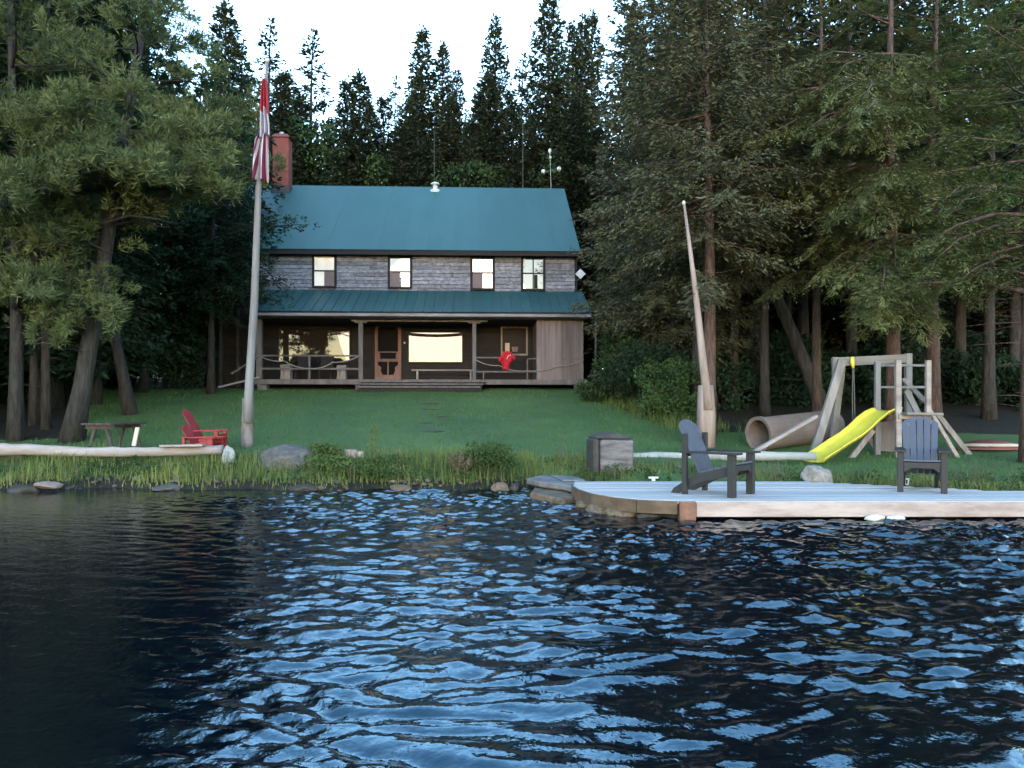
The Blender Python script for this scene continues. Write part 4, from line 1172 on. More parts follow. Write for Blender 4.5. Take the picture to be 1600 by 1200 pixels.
class Leaves:
    """many small diamond faces collected as arrays"""
    def __init__(self): self.P, self.D, self.S, self.L, self.W = [], [], [], [], []
    def add(self, P_, D, S, L, W):
        self.P.append(P_); self.D.append(D); self.S.append(S); self.L.append(np.broadcast_to(L, len(P_))); self.W.append(np.broadcast_to(W, len(P_)))
    def count(self): return sum(len(p) for p in self.P)
    def mesh(self, name):
        P_ = np.concatenate(self.P); D = norm(np.concatenate(self.D)); S = np.concatenate(self.S); L = np.concatenate(self.L)[:, None]; W = np.concatenate(self.W)[:, None]
        S = norm(S - D * np.sum(S * D, -1, keepdims=True))
        V = np.stack([P_, P_ + D * L * .45 + S * W * .5, P_ + D * L, P_ + D * L * .45 - S * W * .5], 1).reshape(-1, 3)
        Q = np.arange(len(V)).reshape(-1, 4)
        return np_mesh(name, V, Q)

UP = np.array([0., 0., 1.])
def curve_pts(o, phi, L, e0, e1, r, n=9, wob=.06):
    t = np.linspace(0, 1, n); e = e0 + (e1 - e0) * t
    ph = phi + np.cumsum(r.normal(0, wob, n))
    step = L / (n - 1)
    d = np.stack([np.cos(e) * np.cos(ph), np.cos(e) * np.sin(ph), np.sin(e)], -1)
    p = np.zeros((n, 3)); p[0] = o; p[1:] = o + np.cumsum(d[:-1] * step, 0)
    return p

def dress(lv, pts, r, style):
    """put twigs and needle blades along a bough given by pts"""
    seg = np.diff(pts, axis=0); sl = np.linalg.norm(seg, axis=1); L = sl.sum(); n = len(pts)
    tt = np.concatenate([[0], np.cumsum(sl)]) / L
    nt = max(4, int(L * style['twigs']))
    t = style['t0'] + (1 - style['t0']) * r.uniform(0, 1, nt) ** .85
    t[:2] = 1.0
    base = np.stack([np.interp(t, tt, pts[:, k]) for k in range(3)], -1)
    idx = np.clip(np.searchsorted(tt, t) - 1, 0, n - 2); tan = norm(seg)[idx]
    lat = norm(np.cross(tan, UP)); side = r.choice([-1., 1.], nt)[:, None]
    b = r.uniform(R(30), R(72), nt)[:, None] * (1 - .6 * (t[:, None] > .97))
    td = norm(tan * np.cos(b) + lat * side * np.sin(b) + UP * (r.normal(style['tw_up'], .13, nt)[:, None]))
    mw = min(style['spread'] * L, style['spread_max'])
    lt = mw * np.clip((1 - t) ** .75 * np.minimum(1, (t + .15) * 2.2) + .16, .12, 1) * r.uniform(.65, 1.15, nt)
    if style['kind'] == 'plume':
        # tufts of long needles along the upper side of every twig
        k = np.maximum(2, (lt * style['bd']).astype(int)); rep = np.repeat(np.arange(nt), k); m = len(rep)
        s = r.uniform(.1, 1, m)[:, None]
        pos = base[rep] + td[rep] * lt[rep][:, None] * s + UP * (r.uniform(-.02, .16, m)[:, None] * style['lift'])
        nn = style['needles']; rep2 = np.repeat(np.arange(m), nn); q_ = len(rep2)
        dd = norm(td[rep][rep2] * .55 + UP * style['nup'] + r.normal(0, .55, (q_, 3)))
        lv.add(pos[rep2] + r.normal(0, .02, (q_, 3)), dd, r.normal(0, 1, (q_, 3)), style['bl'] * r.uniform(.6, 1.2, q_), style['bw'] * r.uniform(.7, 1.3, q_))
    else:
        k = np.maximum(3, (lt * style['bd']).astype(int)); rep = np.repeat(np.arange(nt), k); m = len(rep)
        s = r.uniform(.05, 1, m)[:, None]
        pos = base[rep] + td[rep] * lt[rep][:, None] * s - UP * (s ** 2 * lt[rep][:, None] * style['tdroop']) + r.normal(0, style['jit'], (m, 3))
        latd = norm(np.cross(td[rep], UP)); sg = r.choice([-1., 1.], m)[:, None]
        bb = r.uniform(R(12), R(48), m)[:, None]
        dd = norm(td[rep] * np.cos(bb) + latd * sg * np.sin(bb) + UP * r.normal(style['nup'], style['nz'], m)[:, None])
        S = norm(np.cross(dd, UP) + r.normal(0, style['roll'], (m, 3)))
        lv.add(pos, dd, S, style['bl'] * r.uniform(.6, 1.25, m), style['bw'] * r.uniform(.7, 1.3, m))

ST = {
 'spruce': dict(kind='flat', twigs=15, t0=.06, tw_up=-.30, spread=.36, spread_max=.75, bd=30, tdroop=.5, jit=.05, nup=-.05, nz=.35, roll=.6, bl=.16, bw=.036),
 'hemlock': dict(kind='flat', twigs=17, t0=.12, tw_up=-.12, spread=.36, spread_max=.9, bd=52, tdroop=.45, jit=.018, nup=-.12, nz=.22, roll=.3, bl=.12, bw=.022),
 'fir': dict(kind='flat', twigs=16, t0=.12, tw_up=-.05, spread=.34, spread_max=.8, bd=38, tdroop=.3, jit=.02, nup=.0, nz=.26, roll=.4, bl=.13, bw=.025),
 'pine': dict(kind='plume', twigs=13, t0=.18, tw_up=.12, spread=.32, spread_max=.9, bd=8, lift=1.7, needles=13, nup=.42, bl=.18, bw=.020),
}

def conifer_arrays(seed, H_, rmax, start, style, gap=.42, per=5, e_low=-.25, e_top=.75, curl=.35, taper=.85, lean=(0, 0), r0=None, top_r=.25, sparse=0.0, wood_min=0.0):
    """a conifer from the ground up: returns trunk MB and Leaves, base at the origin"""
    r = np.random.RandomState(seed); rr = random.Random(seed)
    lv = Leaves(); tb = MB()
    r0 = r0 or H_ * .0105 + .03
    n = 12; tz = np.linspace(0, 1, n)
    cx = lean[0] * tz + .10 * np.sin(tz * 5 + seed) * tz; cy = lean[1] * tz + .08 * np.sin(tz * 4 + seed * 2) * tz
    tb.tube([(cx[i], cy[i], tz[i] * H_) for i in range(n)], [r0 * (1.25 if i == 0 else 1) * (1 - .93 * tz[i]) + .008 for i in range(n)], 9, jit=.06, rng=rr)
    z = start; phi = r.uniform(0, 6.28)
    while z < H_ - .15:
        f = (z - start) / (H_ - start)
        reach = rmax * (np.clip((1 - f), 0, 1) ** taper) * min(1, .55 + f * 4) + top_r * (1 - f) + .10
        k = max(3, int(round(per * (1 - .3 * f))))
        for j in range(k):
            if r.uniform() < sparse: continue
            phi += 2 * math.pi / k + r.normal(0, .25)
            L = reach * r.uniform(.68, 1.12); zz = z + r.uniform(-.5, .5) * gap
            e0 = e_low + (e_top - e_low) * f + r.normal(0, .08)
            o = np.array([np.interp(zz / H_, tz, cx), np.interp(zz / H_, tz, cy), zz])
            pts = curve_pts(o, phi, L, e0, e0 + curl * (1 - .5 * f) * r.uniform(.3, 1.2) - .15 * (1 - f), r)
            dress(lv, pts, r, style)
            if L > wood_min: tb.tube([pts[i] for i in (0, 2, 4, 6)], [max(.006, .016 * L * w) for w in (.8, .6, .4, .2)], 4, cap=False)
        z += gap * (1 - .45 * f) * r.uniform(.8, 1.2)
    # leader
    dress(lv, curve_pts(np.array([cx[-1], cy[-1], H_ - .35]), 0, .55, R(86), R(88), r, 5, .01), r, dict(style, spread=.3))
    return tb, lv

def dead_twigs(tb, H_, z0, z1, n, seed, L=1.2, lean=(0, 0), r=.008):
    """bare dead branches on the lower stem"""
    rr = np.random.RandomState(seed)
    for _ in range(n):
        z = rr.uniform(z0, z1); ph = rr.uniform(0, 6.28); l = L * rr.uniform(.3, 1)
        pts = curve_pts(np.array([lean[0] * z / H_, lean[1] * z / H_, z]), ph, l, rr.uniform(-.2, .25), rr.uniform(-.3, .3), rr, 5, .15)
        tb.tube([pts[i] for i in (0, 2, 4)], [r, r * .7, r * .3], 4, cap=False)

def tree_obj(name, lab, tb, lv, bark, leaf, loc, group=None, rz=0.0):
    e = empty(name, loc, rz); tag(e, lab, 'tree', group)
    tb.build('trunk', bark, e, smooth=True)
    link('crown', lv.mesh('crown'), leaf, e)
    return e
def copy_tree(src, lab, loc, rz, s, group=None, sz=None):
    e = src.copy(); COL.objects.link(e); e.location = loc; e.rotation_euler = (0, 0, rz); e.scale = (s, s, sz or s)
    e['label'] = lab
    if group: e['group'] = group
    for ch in src.children:
        c_ = ch.copy(); COL.objects.link(c_); c_.parent = e
    return e

def leaf_mass(r, blobs, n, size=.09, width=.6, flat=.6):
    """leaf sized faces on clumps: blobs = (centre, radius) list"""
    lv = Leaves(); vol = np.array([b[1][0] * b[1][1] + b[1][1] * b[1][2] + b[1][0] * b[1][2] for b in blobs]); vol = vol / vol.sum()
    for (c0, rad), w in zip(blobs, vol):
        m = max(30, int(n * w)); d = norm(r.normal(size=(m, 3)))
        rr = r.uniform(.25, 1.05, m)[:, None] ** .45
        # sub clumps give an uneven surface
        k = max(5, m // 60); cd = norm(r.normal(size=(k, 3))); near = cd[r.randint(0, k, m)]
        d = norm(d * .55 + near * r.uniform(.4, 1.2, m)[:, None])
        pos = np.array(c0) + d * rr * np.array(rad)
        dd = norm(d * .5 + r.normal(0, .7, (m, 3)) - UP * .15)
        lv.add(pos, dd, r.normal(0, 1, (m, 3)) * np.array([1, 1, flat]), size * r.uniform(.6, 1.3, m), size * width * r.uniform(.7, 1.2, m))
    return lv

def broadleaf(seed, H_, rad, n, start=.25, leaf=.10):
    r = np.random.RandomState(seed); rr = random.Random(seed); tb = MB()
    tb.tube([(0, 0, 0), (.05, .02, H_ * .3), (.0, .05, H_ * .6), (.06, 0, H_ * .92)], [.045 * H_ ** .6, .035 * H_ ** .6, .022 * H_ ** .6, .01], 8, jit=.06, rng=rr)
    blobs = []
    for k in range(16):
        f = r.uniform(start, 1); a = r.uniform(0, 6.28); w = rad * (1 - abs(f - .55) * 1.1) * r.uniform(.35, .85)
        c0 = (math.cos(a) * w, math.sin(a) * w, H_ * f * .93)
        tb.tube([(0, 0, H_ * f * .6), tuple(np.array(c0) * [.5, .5, 1] - [0, 0, H_ * .1]), c0], [.03, .02, .008], 5, cap=False)
        s = rad * r.uniform(.28, .5); blobs.append((c0, (s, s, s * .75)))
    return tb, leaf_mass(r, blobs, n, leaf)

# ------------------------------------------------------------------ tree kinds
def at(px, Yd):
    X = (px - CX) / F * Yd
    return Vector((X, Yd, gz(X, Yd) - .05))
def top_h(px, py, Yd):      # height of a tree standing at px whose tip shows at py
    b_ = at(px, Yd); return EYE + (HY - py) / F * Yd - b_.z

SPR_GAP = .55
g_sky = 'spruces on the skyline behind the cabin'
t1, l1 = conifer_arrays(1, 20, 2.9, 2.0, dict(ST['spruce'], twigs=10, bd=14, bl=.32, bw=.13, jit=.09), gap=.42, per=7, e_low=-.35, e_top=.6)
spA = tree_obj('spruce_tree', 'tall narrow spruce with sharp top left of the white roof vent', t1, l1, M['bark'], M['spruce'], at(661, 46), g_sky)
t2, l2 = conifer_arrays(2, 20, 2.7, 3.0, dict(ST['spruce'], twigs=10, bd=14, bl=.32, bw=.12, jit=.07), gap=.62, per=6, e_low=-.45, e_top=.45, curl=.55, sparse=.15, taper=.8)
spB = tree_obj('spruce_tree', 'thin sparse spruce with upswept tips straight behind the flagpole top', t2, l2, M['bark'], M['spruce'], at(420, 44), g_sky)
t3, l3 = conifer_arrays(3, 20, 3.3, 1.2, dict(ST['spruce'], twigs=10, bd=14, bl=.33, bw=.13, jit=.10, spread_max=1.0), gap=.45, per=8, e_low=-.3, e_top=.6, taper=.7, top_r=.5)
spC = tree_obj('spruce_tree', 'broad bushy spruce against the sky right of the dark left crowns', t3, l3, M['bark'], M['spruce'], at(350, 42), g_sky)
def fit(e, px, py, Yd, H_=20.0):
    s = top_h(px, py, Yd) / H_; e.scale = (s, s, s); return s
fit(spA, 661, 52, 46); fit(spB, 420, 38, 44); fit(spC, 350, 14, 42)
sky_list = [
 (spB, 487, 55, 45, 'spruce with flat upswept boughs right of the chimney', 1.1),
 (spA, 541, 133, 42, 'short dark spruce between the chimney and the roof vent', 1.15),
 (spA, 578, 168, 47, 'small spruce tip just right of the short dark spruce', .8),
 (spB, 616, 128, 52, 'pale thin spruce tip in the lowest gap of the skyline', .9),
 (spA, 692, 76, 47, 'thin spruce tip close to the right of the tall narrow spruce', .9),
 (spC, 715, 118, 44, 'dark spruce shoulder between the roof vent and the tall bushy spire', .7),
 (spC, 775, 36, 43, 'bushy straight spruce spire above the middle of the roof', .72),
 (spB, 815, 92, 49, 'small spruce tip between two taller spires over the roof', .9),
 (spC, 857, -4, 41, 'very tall ragged spruce above the globe mast, its tip at the picture top', .85),
 (spA, 893, 46, 48, 'slim lower spruce tip just right of the very tall ragged one', .85),
 (spA, 911, 34, 47, 'slim spruce tip, left of the pair near the right woods', .85),
 (spA, 926, 28, 49, 'slim spruce tip, right of the pair near the right woods', .85),
 (spB, 380, 70, 46, 'half hidden spruce between the broad bushy one and the flagpole', 1.0),
 (spA, 450, 120, 50, 'low spruce seen between the flagpole top and the chimney', 1.0),
 (spC, 640, 160, 50, 'low dark spruce filling the gap left of the tall narrow one', .8),
 (spC, 745, 150, 52, 'low dark spruce filling the gap left of the bushy spire', .8),
]
k = 0
for src, px, py, Yd, lab, wide in sky_list:
    s = top_h(px, py, Yd) / 20.0
    e = copy_tree(src, lab, at(px, Yd), 1.7 * k + .4, s * wide, g_sky, s); k += 1

ORD = 'second third fourth fifth sixth seventh eighth ninth tenth eleventh twelfth thirteenth fourteenth fifteenth'.split()
for i, px in enumerate((440, 470, 515, 560, 598, 628, 655, 705, 735, 760, 800, 830, 870, 900, 935)):
    Yd = 37.3 + (i * 7 % 5) * .9; py = 120 + (i * 37 % 110); s = top_h(px, py, Yd) / 20.0
    copy_tree((spA, spC)[i % 2], ('nearest' if i == 0 else ORD[i - 1] + ' nearest') + ' to the chimney of the lower spruces lining the back of the roof', at(px, Yd), i * 2.1, s * 1.05, 'lower spruces between the spires', s)
# broadleaf trees right behind the roof
tb, lv = broadleaf(7, 10, 3.0, 9000, .2, .20)
blA = tree_obj('broadleaf_tree', 'round topped green tree right behind the chimney', tb, lv, M['bark'], M['leaf'], at(470, 39), 'leafy trees behind the roof')
blA.scale = [top_h(470, 172, 39) / 10] * 3
for i, (px, py, Yd, lab) in enumerate(((600, 235, 38, 'leafy tree behind the roof left of the white vent'), (640, 205, 41, 'leafy tree in the skyline gap behind the roof'), (540, 215, 40, 'leafy tree behind the roof, between chimney and vent'), (395, 190, 40, 'leafy tree behind the flags'), (720, 245, 38, 'leafy tree behind the roof just right of the vent'), (800, 250, 38, 'leafy tree behind the roof left of the globe mast'), (885, 225, 39, 'leafy tree behind the right end of the ridge'))):
    s = top_h(px, py, Yd) / 10.; copy_tree(blA, lab, at(px, Yd), i * 1.1 + .5, s * .8, 'leafy trees behind the roof', s)

# wood behind: dark filling spruces on both sides and in depth
rf = random.Random(77)
def fill(x0, x1, y0, y1, n, lab, grp, srcs, hmin, hmax, mind=2.2, ok=lambda x, y: True):
    pts = []; tries = 0
    while len(pts) < n and tries < 4000:
        tries += 1
        x, y = rf.uniform(x0, x1), rf.uniform(y0, y1)
        if not ok(x, y) or any((x - a) ** 2 + (y - b) ** 2 < mind ** 2 for a, b in pts): continue
        pts.append((x, y))
        hh = rf.uniform(hmin, hmax) / 20.
        copy_tree(rf.choice(srcs), lab, (x, y, gz(x, y) - .05), rf.uniform(0, 6.28), hh * rf.uniform(.9, 1.15), grp, hh)
def vis(x, y): return abs(x) < .72 * y + 2
fill(-36, -14, 27, 46, 22, 'dark spruce deep in the woods behind the left lawn', 'spruces deep in the left woods', [spA, spC], 14, 19, 2.4, lambda x, y: vis(x, y) and x < -.575 * y)
fill(-25, -12.5, 31, 46, 9, 'lower dark spruce between the left lawn and the skyline', 'lower spruces behind the left lawn', [spA, spC], 8.5, 11.5, 2.4, lambda x, y: -.56 * y < x < -.36 * y)
fill(5, 34, 27, 46, 26, 'dark spruce deep in the woods behind the play set', 'spruces deep in the right woods', [spA, spC], 13, 17, 2.3, lambda x, y: vis(x, y) and x > 4.5 + (y - 27) * .1)
fill(-44, -13, 14, 30, 12, 'dark spruce of the shore woods beyond the left picture edge', 'spruces beyond the left edge', [spA, spC], 12, 17, 2.8, lambda x, y: x < -.72 * y - 2.2)
fill(13, 36, 14, 30, 8, 'dark spruce of the shore woods beyond the right picture edge', 'spruces beyond the right edge', [spA, spC], 11, 15, 3.0, lambda x, y: x > .72 * y + 2.2)
fill(-20, 12, 50, 60, 14, 'dark spruce in the farthest row behind the cabin', 'farthest spruces behind the cabin', [spA, spC], 11, 14, 2.6, lambda x, y: True)

# ------------------------------------------------------------------ right woods
g_right = 'conifers of the right woods'
def big_bough(lv, tb, a, b, style, r, arch=.25, width=1.0, n=10):
    """bough from a on the stem to the tip b, arching over"""
    a, b = np.array(a), np.array(b); t = np.linspace(0, 1, n)[:, None]
    pts = a + (b - a) * t + UP * (arch * 4 * t * (1 - t)) + np.concatenate([[[0, 0, 0]], r.normal(0, .035, (n - 2, 3)), [[0, 0, 0]]])
    L = np.linalg.norm(b - a)
    dress(lv, pts, r, dict(style, spread_max=style['spread_max'] * width))
    tb.tube([pts[i] for i in (0, 3, 6, 8)], [.012 * L + .012, .009 * L + .008, .005 * L + .005, .004], 5, cap=False)

def right_tree(px, Yd, H_, rmax, start, style, leaf, bark, lab, seed, boughs=(), lean=(0, 0), name='hemlock_tree', r0=None, gap=.5, per=5, e_low=-.3, e_top=.6, dead=12, curl=.3, taper=.6, sparse=0):
    b0 = at(px, Yd)
    tb, lv = conifer_arrays(seed, H_, rmax, start, style, gap=gap, per=per, e_low=e_low, e_top=e_top, curl=curl, taper=taper, lean=lean, r0=r0, sparse=sparse)
    r = np.random.RandomState(seed + 500)
    for (x0, y0, x1, y1, dY, w) in boughs:
        A = P(x0, y0, Yd) - b0; B = P(x1, y1, Yd + dY) - b0
        for _ in range(1 if len(boughs) > 30 else 2): big_bough(lv, tb, A + Vector(r.normal(0, .08, 3)), B + Vector(r.normal(0, .14, 3)), style, r, arch=.24, width=w)
    dead_twigs(tb, H_, .9, start + .8, dead, seed, 1.3, lean)
    return tree_obj(name, lab, tb, lv, M[bark], M[leaf], b0, g_right)

hem = dict(ST['hemlock'])
# the layered hemlock over the play set: explicit tiers of boughs as they show
tiers = []
for (xl, xr, y, dy, dYl) in ((1205, 1480, 118, 12, -1.2), (1190, 1470, 150, 18, -2.0), (1195, 1450, 190, 24, -1.6), (1180, 1480, 205, 14, -2.6), (1260, 1500, 290, 14, -2.2), (1255, 1480, 330, 22, -1.8), (1150, 1560, 300, 25, -1.0), (1270, 1500, 425, 28, -2.4), (1240, 1560, 400, 35, -1.4), (1330, 1470, 480, 20, -2.2)):
    for f_ in (0, .17, .34, .5, .66, .83, 1.0):
        front = 1 - abs(2 * f_ - 1)
        tiers.append((1393, y - 30, xl + (xr - xl) * f_, y + dy * (.6 + .7 * front), dYl * (.45 + .9 * front), 1.0))
right_tree(1395, 17.0, 11.8, 3.6, 4.0, hem, 'hemlock_light', 'bark_pink', 'big layered hemlock whose flat boughs hang over the play set', 21, tiers, r0=.17, gap=1.3, per=4)
right_tree(1458, 18.0, 11.5, 3.4, 3.9, hem, 'hemlock', 'bark_pink', 'reddish trunked hemlock standing just right of the play tower', 22, [(1458, 470, 1370, 500, -2.0, .8), (1458, 440, 1530, 470, -1.5, .9), (1458, 420, 1375, 470, -2.4, .9)], r0=.17, gap=.75, per=4)
right_tree(1277, 19.0, 12.2, 3.0, 4.6, hem, 'hemlock', 'bark_pink', 'slim reddish hemlock trunk directly behind the left leg of the swing', 23, [(1277, 430, 1200, 455, -1.5, .9), (1277, 400, 1330, 450, -2.0, .9)], r0=.115, gap=.75, per=4)
right_tree(1195, 20.0, 12.8, 3.0, 5.0, hem, 'grey_spruce', 'bark', 'pale straight trunk rising behind the large pipe', 24, [(1195, 420, 1095, 440, -1.8, 1.0), (1195, 390, 1110, 395, -1.8, 1.0), (1195, 430, 1130, 465, -2.2, .8), (1195, 350, 1150, 350, -2.2, 1), (1195, 380, 1260, 410, -2, 1)], r0=.12, gap=.75, per=4)
right_tree(1147, 21.5, 13.5, 3.2, 4.6, hem, 'grey_spruce', 'bark', 'grey trunk between the leaning pole and the large pipe', 25, r0=.13, gap=.8, per=4)
right_tree(1108, 17.2, 11.5, 2.6, 4.6, dict(ST['spruce']), 'grey_spruce', 'bark_pink', 'thick reddish trunk right behind the leaning pole', 26, [(1108, 470, 1085, 480, -1.2, .8), (1108, 440, 1100, 455, -1.8, .8)], r0=.15, name='spruce_tree', gap=.4, per=8)
right_tree(1232, 23, 13.8, 2.6, 5.0, dict(ST['spruce']), 'grey_spruce', 'bark', 'thin far trunk seen above the middle of the large pipe', 27, r0=.10, name='spruce_tree')
right_tree(1290, 20.4, 11, 2.4, 4.8, hem, 'hemlock', 'bark', 'trunk leaning to the left behind the swing frame', 28, lean=(-4.2, .5), r0=.19)
right_tree(1612, 13.6, 9.8, 2.4, 3.4, dict(ST['fir']), 'hemlock', 'bark_pink', 'thick pinkish trunk with broken stubs at the right picture edge', 29, [(1600, 300, 1460, 330, -1.0, 1.0), (1600, 340, 1450, 400, -1.2, 1.0), (1600, 420, 1490, 440, -1.0, .9), (1600, 460, 1360, 470, .5, .8)], r0=.17, name='fir_tree', dead=40)
right_tree(1545, 19.5, 12, 3.6, 4.4, dict(ST['fir']), 'fir', 'bark', 'fresh green fir filling the upper right corner', 30, [(1545, 90, 1470, 110, -2, 1), (1545, 150, 1480, 170, -2.5, 1), (1545, 210, 1500, 240, -2.5, 1), (1545, 330, 1450, 350, -3.0, 1), (1545, 350, 1480, 400, -3.0, 1), (1545, 280, 1560, 330, -4, 1)], r0=.15, name='fir_tree')
right_tree(1052, 22.5, 14.8, 2.9, 1.6, dict(ST['spruce'], spread_max=1.0), 'grey_spruce', 'bark', 'wide grey green spruce standing between the cabin and the leaning pole', 31, r0=.2, gap=.5, per=7, e_low=-.45, curl=.5, taper=.6, name='spruce_tree')
right_tree(1090, 20.5, 14, 2.9, 4.0, dict(ST['spruce'], spread_max=.9), 'grey_spruce', 'bark', 'tall spruce with bare upper stem behind the leaning pole', 32, r0=.17, gap=.55, per=6, e_low=-.4, curl=.4, taper=.5, name='spruce_tree', sparse=.12)
right_tree(992, 29.5, 17, 2.3, 1.5, dict(ST['spruce'], twigs=11, bd=16, bl=.24, bw=.09), 'grey_spruce', 'bark', 'dark spruce close behind the right corner of the cabin', 33, gap=.55, per=7, e_low=-.4, taper=.6, name='spruce_tree')
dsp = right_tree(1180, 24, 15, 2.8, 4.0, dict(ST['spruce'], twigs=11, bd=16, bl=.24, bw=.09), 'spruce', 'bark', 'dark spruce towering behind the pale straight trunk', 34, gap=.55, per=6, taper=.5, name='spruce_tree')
copy_tree(dsp, 'dark spruce behind the layered hemlock and the swing', at(1330, 22.5), 1.9, .95)
copy_tree(dsp, 'dark spruce behind the fresh green fir', at(1500, 24), 3.6, 1.0)
copy_tree(dsp, 'dark spruce filling the gap behind the reddish trunked hemlock', at(1425, 26.5), 5.1, 1.05)
copy_tree(dsp, 'dark spruce filling the gap behind the swing, left of the layered hemlock', at(1255, 26.5), .8, 1.05)
copy_tree(dsp, 'dark spruce behind the boughs at the right picture edge', at(1585, 22.5), 2.7, .92)

# ------------------------------------------------------------------ left woods
g_left = 'trees of the left woods'
pin = dict(ST['pine'])
def left_pine(px, Yd, H_, lab, seed, boughs, start, rmax, r0, lean=(0, 0), leaf='pine', style=pin, gap=.8, per=4, name='pine_tree', e_low=-.1, bark='bark_dark', taper=.5):
    b0 = at(px, Yd)
    tb, lv = conifer_arrays(seed, H_, rmax, start, style, gap=gap, per=per, e_low=e_low, e_top=.5, curl=.35, taper=taper, lean=lean, r0=r0)
    r = np.random.RandomState(seed + 900)
    for (x0, y0, x1, y1, dY, w) in boughs:
        for _ in range(2): big_bough(lv, tb, P(x0, y0, Yd) - b0 + Vector(r.normal(0, .12, 3)), P(x1, y1, Yd + dY) - b0 + Vector(r.normal(0, .2, 3)), style, r, arch=.18, width=w)
    if seed in (51, 52):      # short tufted shoots on the stem below the main crown
        for zz in np.arange(2.3, start + .4, .16):
            o_ = np.array([lean[0] * zz / H_, lean[1] * zz / H_, zz]); dress(lv, curve_pts(o_, r.uniform(0, 6.28), r.uniform(.6, 1.1), r.uniform(-.3, .2), .1, r), r, style)
    if seed in (51, 52):      # needles cut away so the left picture window reflects open sky
        for k_ in range(len(lv.P)):
            w_ = lv.P[k_] + np.array(b0); tx = b0.x + lean[0] * (w_[:, 2] - b0.z) / H_; keep = (np.abs(w_[:, 0] - tx) < .55) & (seed == 52) | ~((w_[:, 0] > -8.55) & (w_[:, 2] > 3.35) & (w_[:, 2] < 5.0 + .12 * (16 - w_[:, 1])))
            for arr in (lv.P, lv.D, lv.S): arr[k_] = arr[k_][keep]
            lv.L[k_] = lv.L[k_][keep]; lv.W[k_] = lv.W[k_][keep]
    dead_twigs(tb, H_, 1.0, start + 1, 22, seed, 1.6, lean)
    return tree_obj(name, lab, tb, lv, M[bark], M[leaf], b0, g_left)
left_pine(24, 15.8, 12, 'shore pine with pale plumed boughs, straight trunk at the left picture edge', 51,
  [(28, 300, 345, 285, -1.2, 1.3), (28, 290, 260, 262, -2.0, 1.3), (28, 330, 190, 275, -2.6, 1.3), (26, 330, 80, 295, -3.2, 1.2), (28, 290, 300, 320, .5, 1.2),
   (26, 500, 150, 462, .3, 1.1), (26, 490, 60, 455, -2.4, 1.1), (26, 220, 215, 158, -.5, 1.2), (26, 240, 140, 200, -2.0, 1.2), (26, 390, 130, 400, -1.5, 1.0), (26, 350, 20, 330, -3.5, 1.2)],
  6.2, 2.7, .14)
left_pine(112, 15.6, 12.5, 'leaning shore pine whose long plumed bough reaches the flags', 52,
  [(190, 270, 416, 172, -.4, 1.2), (185, 270, 350, 200, -.8, 1.2), (180, 280, 330, 240, -1.2, 1.2), (180, 330, 345, 300, -1.0, 1.2), (175, 350, 320, 350, -.5, 1.1), (180, 290, 420, 300, 2.0, 1.1), (185, 310, 250, 280, -2.2, 1.2), (150, 395, 92, 430, -.7, .9), (140, 430, 112, 485, -.6, .8), (130, 470, 66, 515, -.5, .8), (155, 380, 60, 390, -.8, 1.0), (150, 478, 118, 505, -.7, .8), (140, 490, 172, 522, -.9, .8), (135, 500, 84, 535, -.7, .8), (150, 472, 195, 500, -.7, .8)],
  5.2, 2.6, .19, lean=(1.9, .6))
left_pine(85, 21, 17, 'dark tall pine filling the upper left corner', 53, [(85, 40, 280, 110, -1.0, 1.4), (85, 100, 285, 190, -1.0, 1.4), (85, 20, 240, 30, -1.5, 1.4), (85, 140, 240, 220, -1.5, 1.3)], 3.6, 4.3, .2, leaf='leaf_dark', gap=.6, per=6, style=dict(pin, twigs=8, needles=6, bl=.26, bw=.05))
left_pine(-40, 18.5, 15, 'dark pine standing mostly beyond the left picture edge', 54, [], 4.2, 3.8, .2, leaf='leaf_dark', gap=.65, per=6, style=dict(pin, twigs=8, needles=6, bl=.24, bw=.045))
left_pine(150, 25.5, 16.5, 'dark tree with its crown edge against the sky left of the flagpole', 55, [], 3.0, 2.3, .17, leaf='leaf_dark', gap=.55, per=7, style=dict(ST['spruce'], bl=.17, bw=.06, spread_max=1.0), name='spruce_tree', e_low=-.4, taper=.45)
left_pine(330, 24.6, 9.2, 'green spruce close to the left end of the porch', 56, [(332, 380, 468, 343, -1.2, .7), (332, 395, 440, 372, -1.0, .7), (332, 470, 462, 456, -1.2, .6), (332, 480, 440, 470, -1.0, .6), (332, 420, 425, 400, -1.0, .7), (332, 300, 395, 300, -.8, .8)], 3.2, 2.0, .12, leaf='leaf_dark', gap=.45, per=7, style=dict(ST['spruce'], bl=.13, bw=.05), name='spruce_tree', e_low=-.35, taper=.55)
left_pine(275, 27.5, 11, 'dark spruce behind the left lawn, left of the porch spruce', 57, [], 2.2, 2.4, .13, leaf='leaf_dark', gap=.5, per=7, style=dict(ST['spruce'], twigs=11, bd=15, bl=.24, bw=.095), name='spruce_tree', e_low=-.35, taper=.6)
left_pine(160, 28, 10, 'dark spruce at the far left corner of the lawn', 58, [], 1.8, 2.6, .13, leaf='leaf_dark', gap=.5, per=7, style=dict(ST['spruce'], twigs=11, bd=15, bl=.24, bw=.095), name='spruce_tree', e_low=-.35, taper=.6)
left_pine(382, 29.5, 12, 'dark spruce squeezed against the left wall of the cabin', 59, [], 3.0, 1.7, .13, leaf='leaf_dark', gap=.5, per=6, style=dict(ST['spruce'], twigs=11, bd=15, bl=.24, bw=.095), name='spruce_tree', e_low=-.35, taper=.6)
left_pine(205, 19.5, 10, 'fallen looking slanted trunk behind the picnic table', 60, [], 5.5, 2.4, .15, leaf='leaf_dark', lean=(-2.2, .5), gap=.7, per=5, style=dict(pin, needles=7, bl=.2, bw=.03))
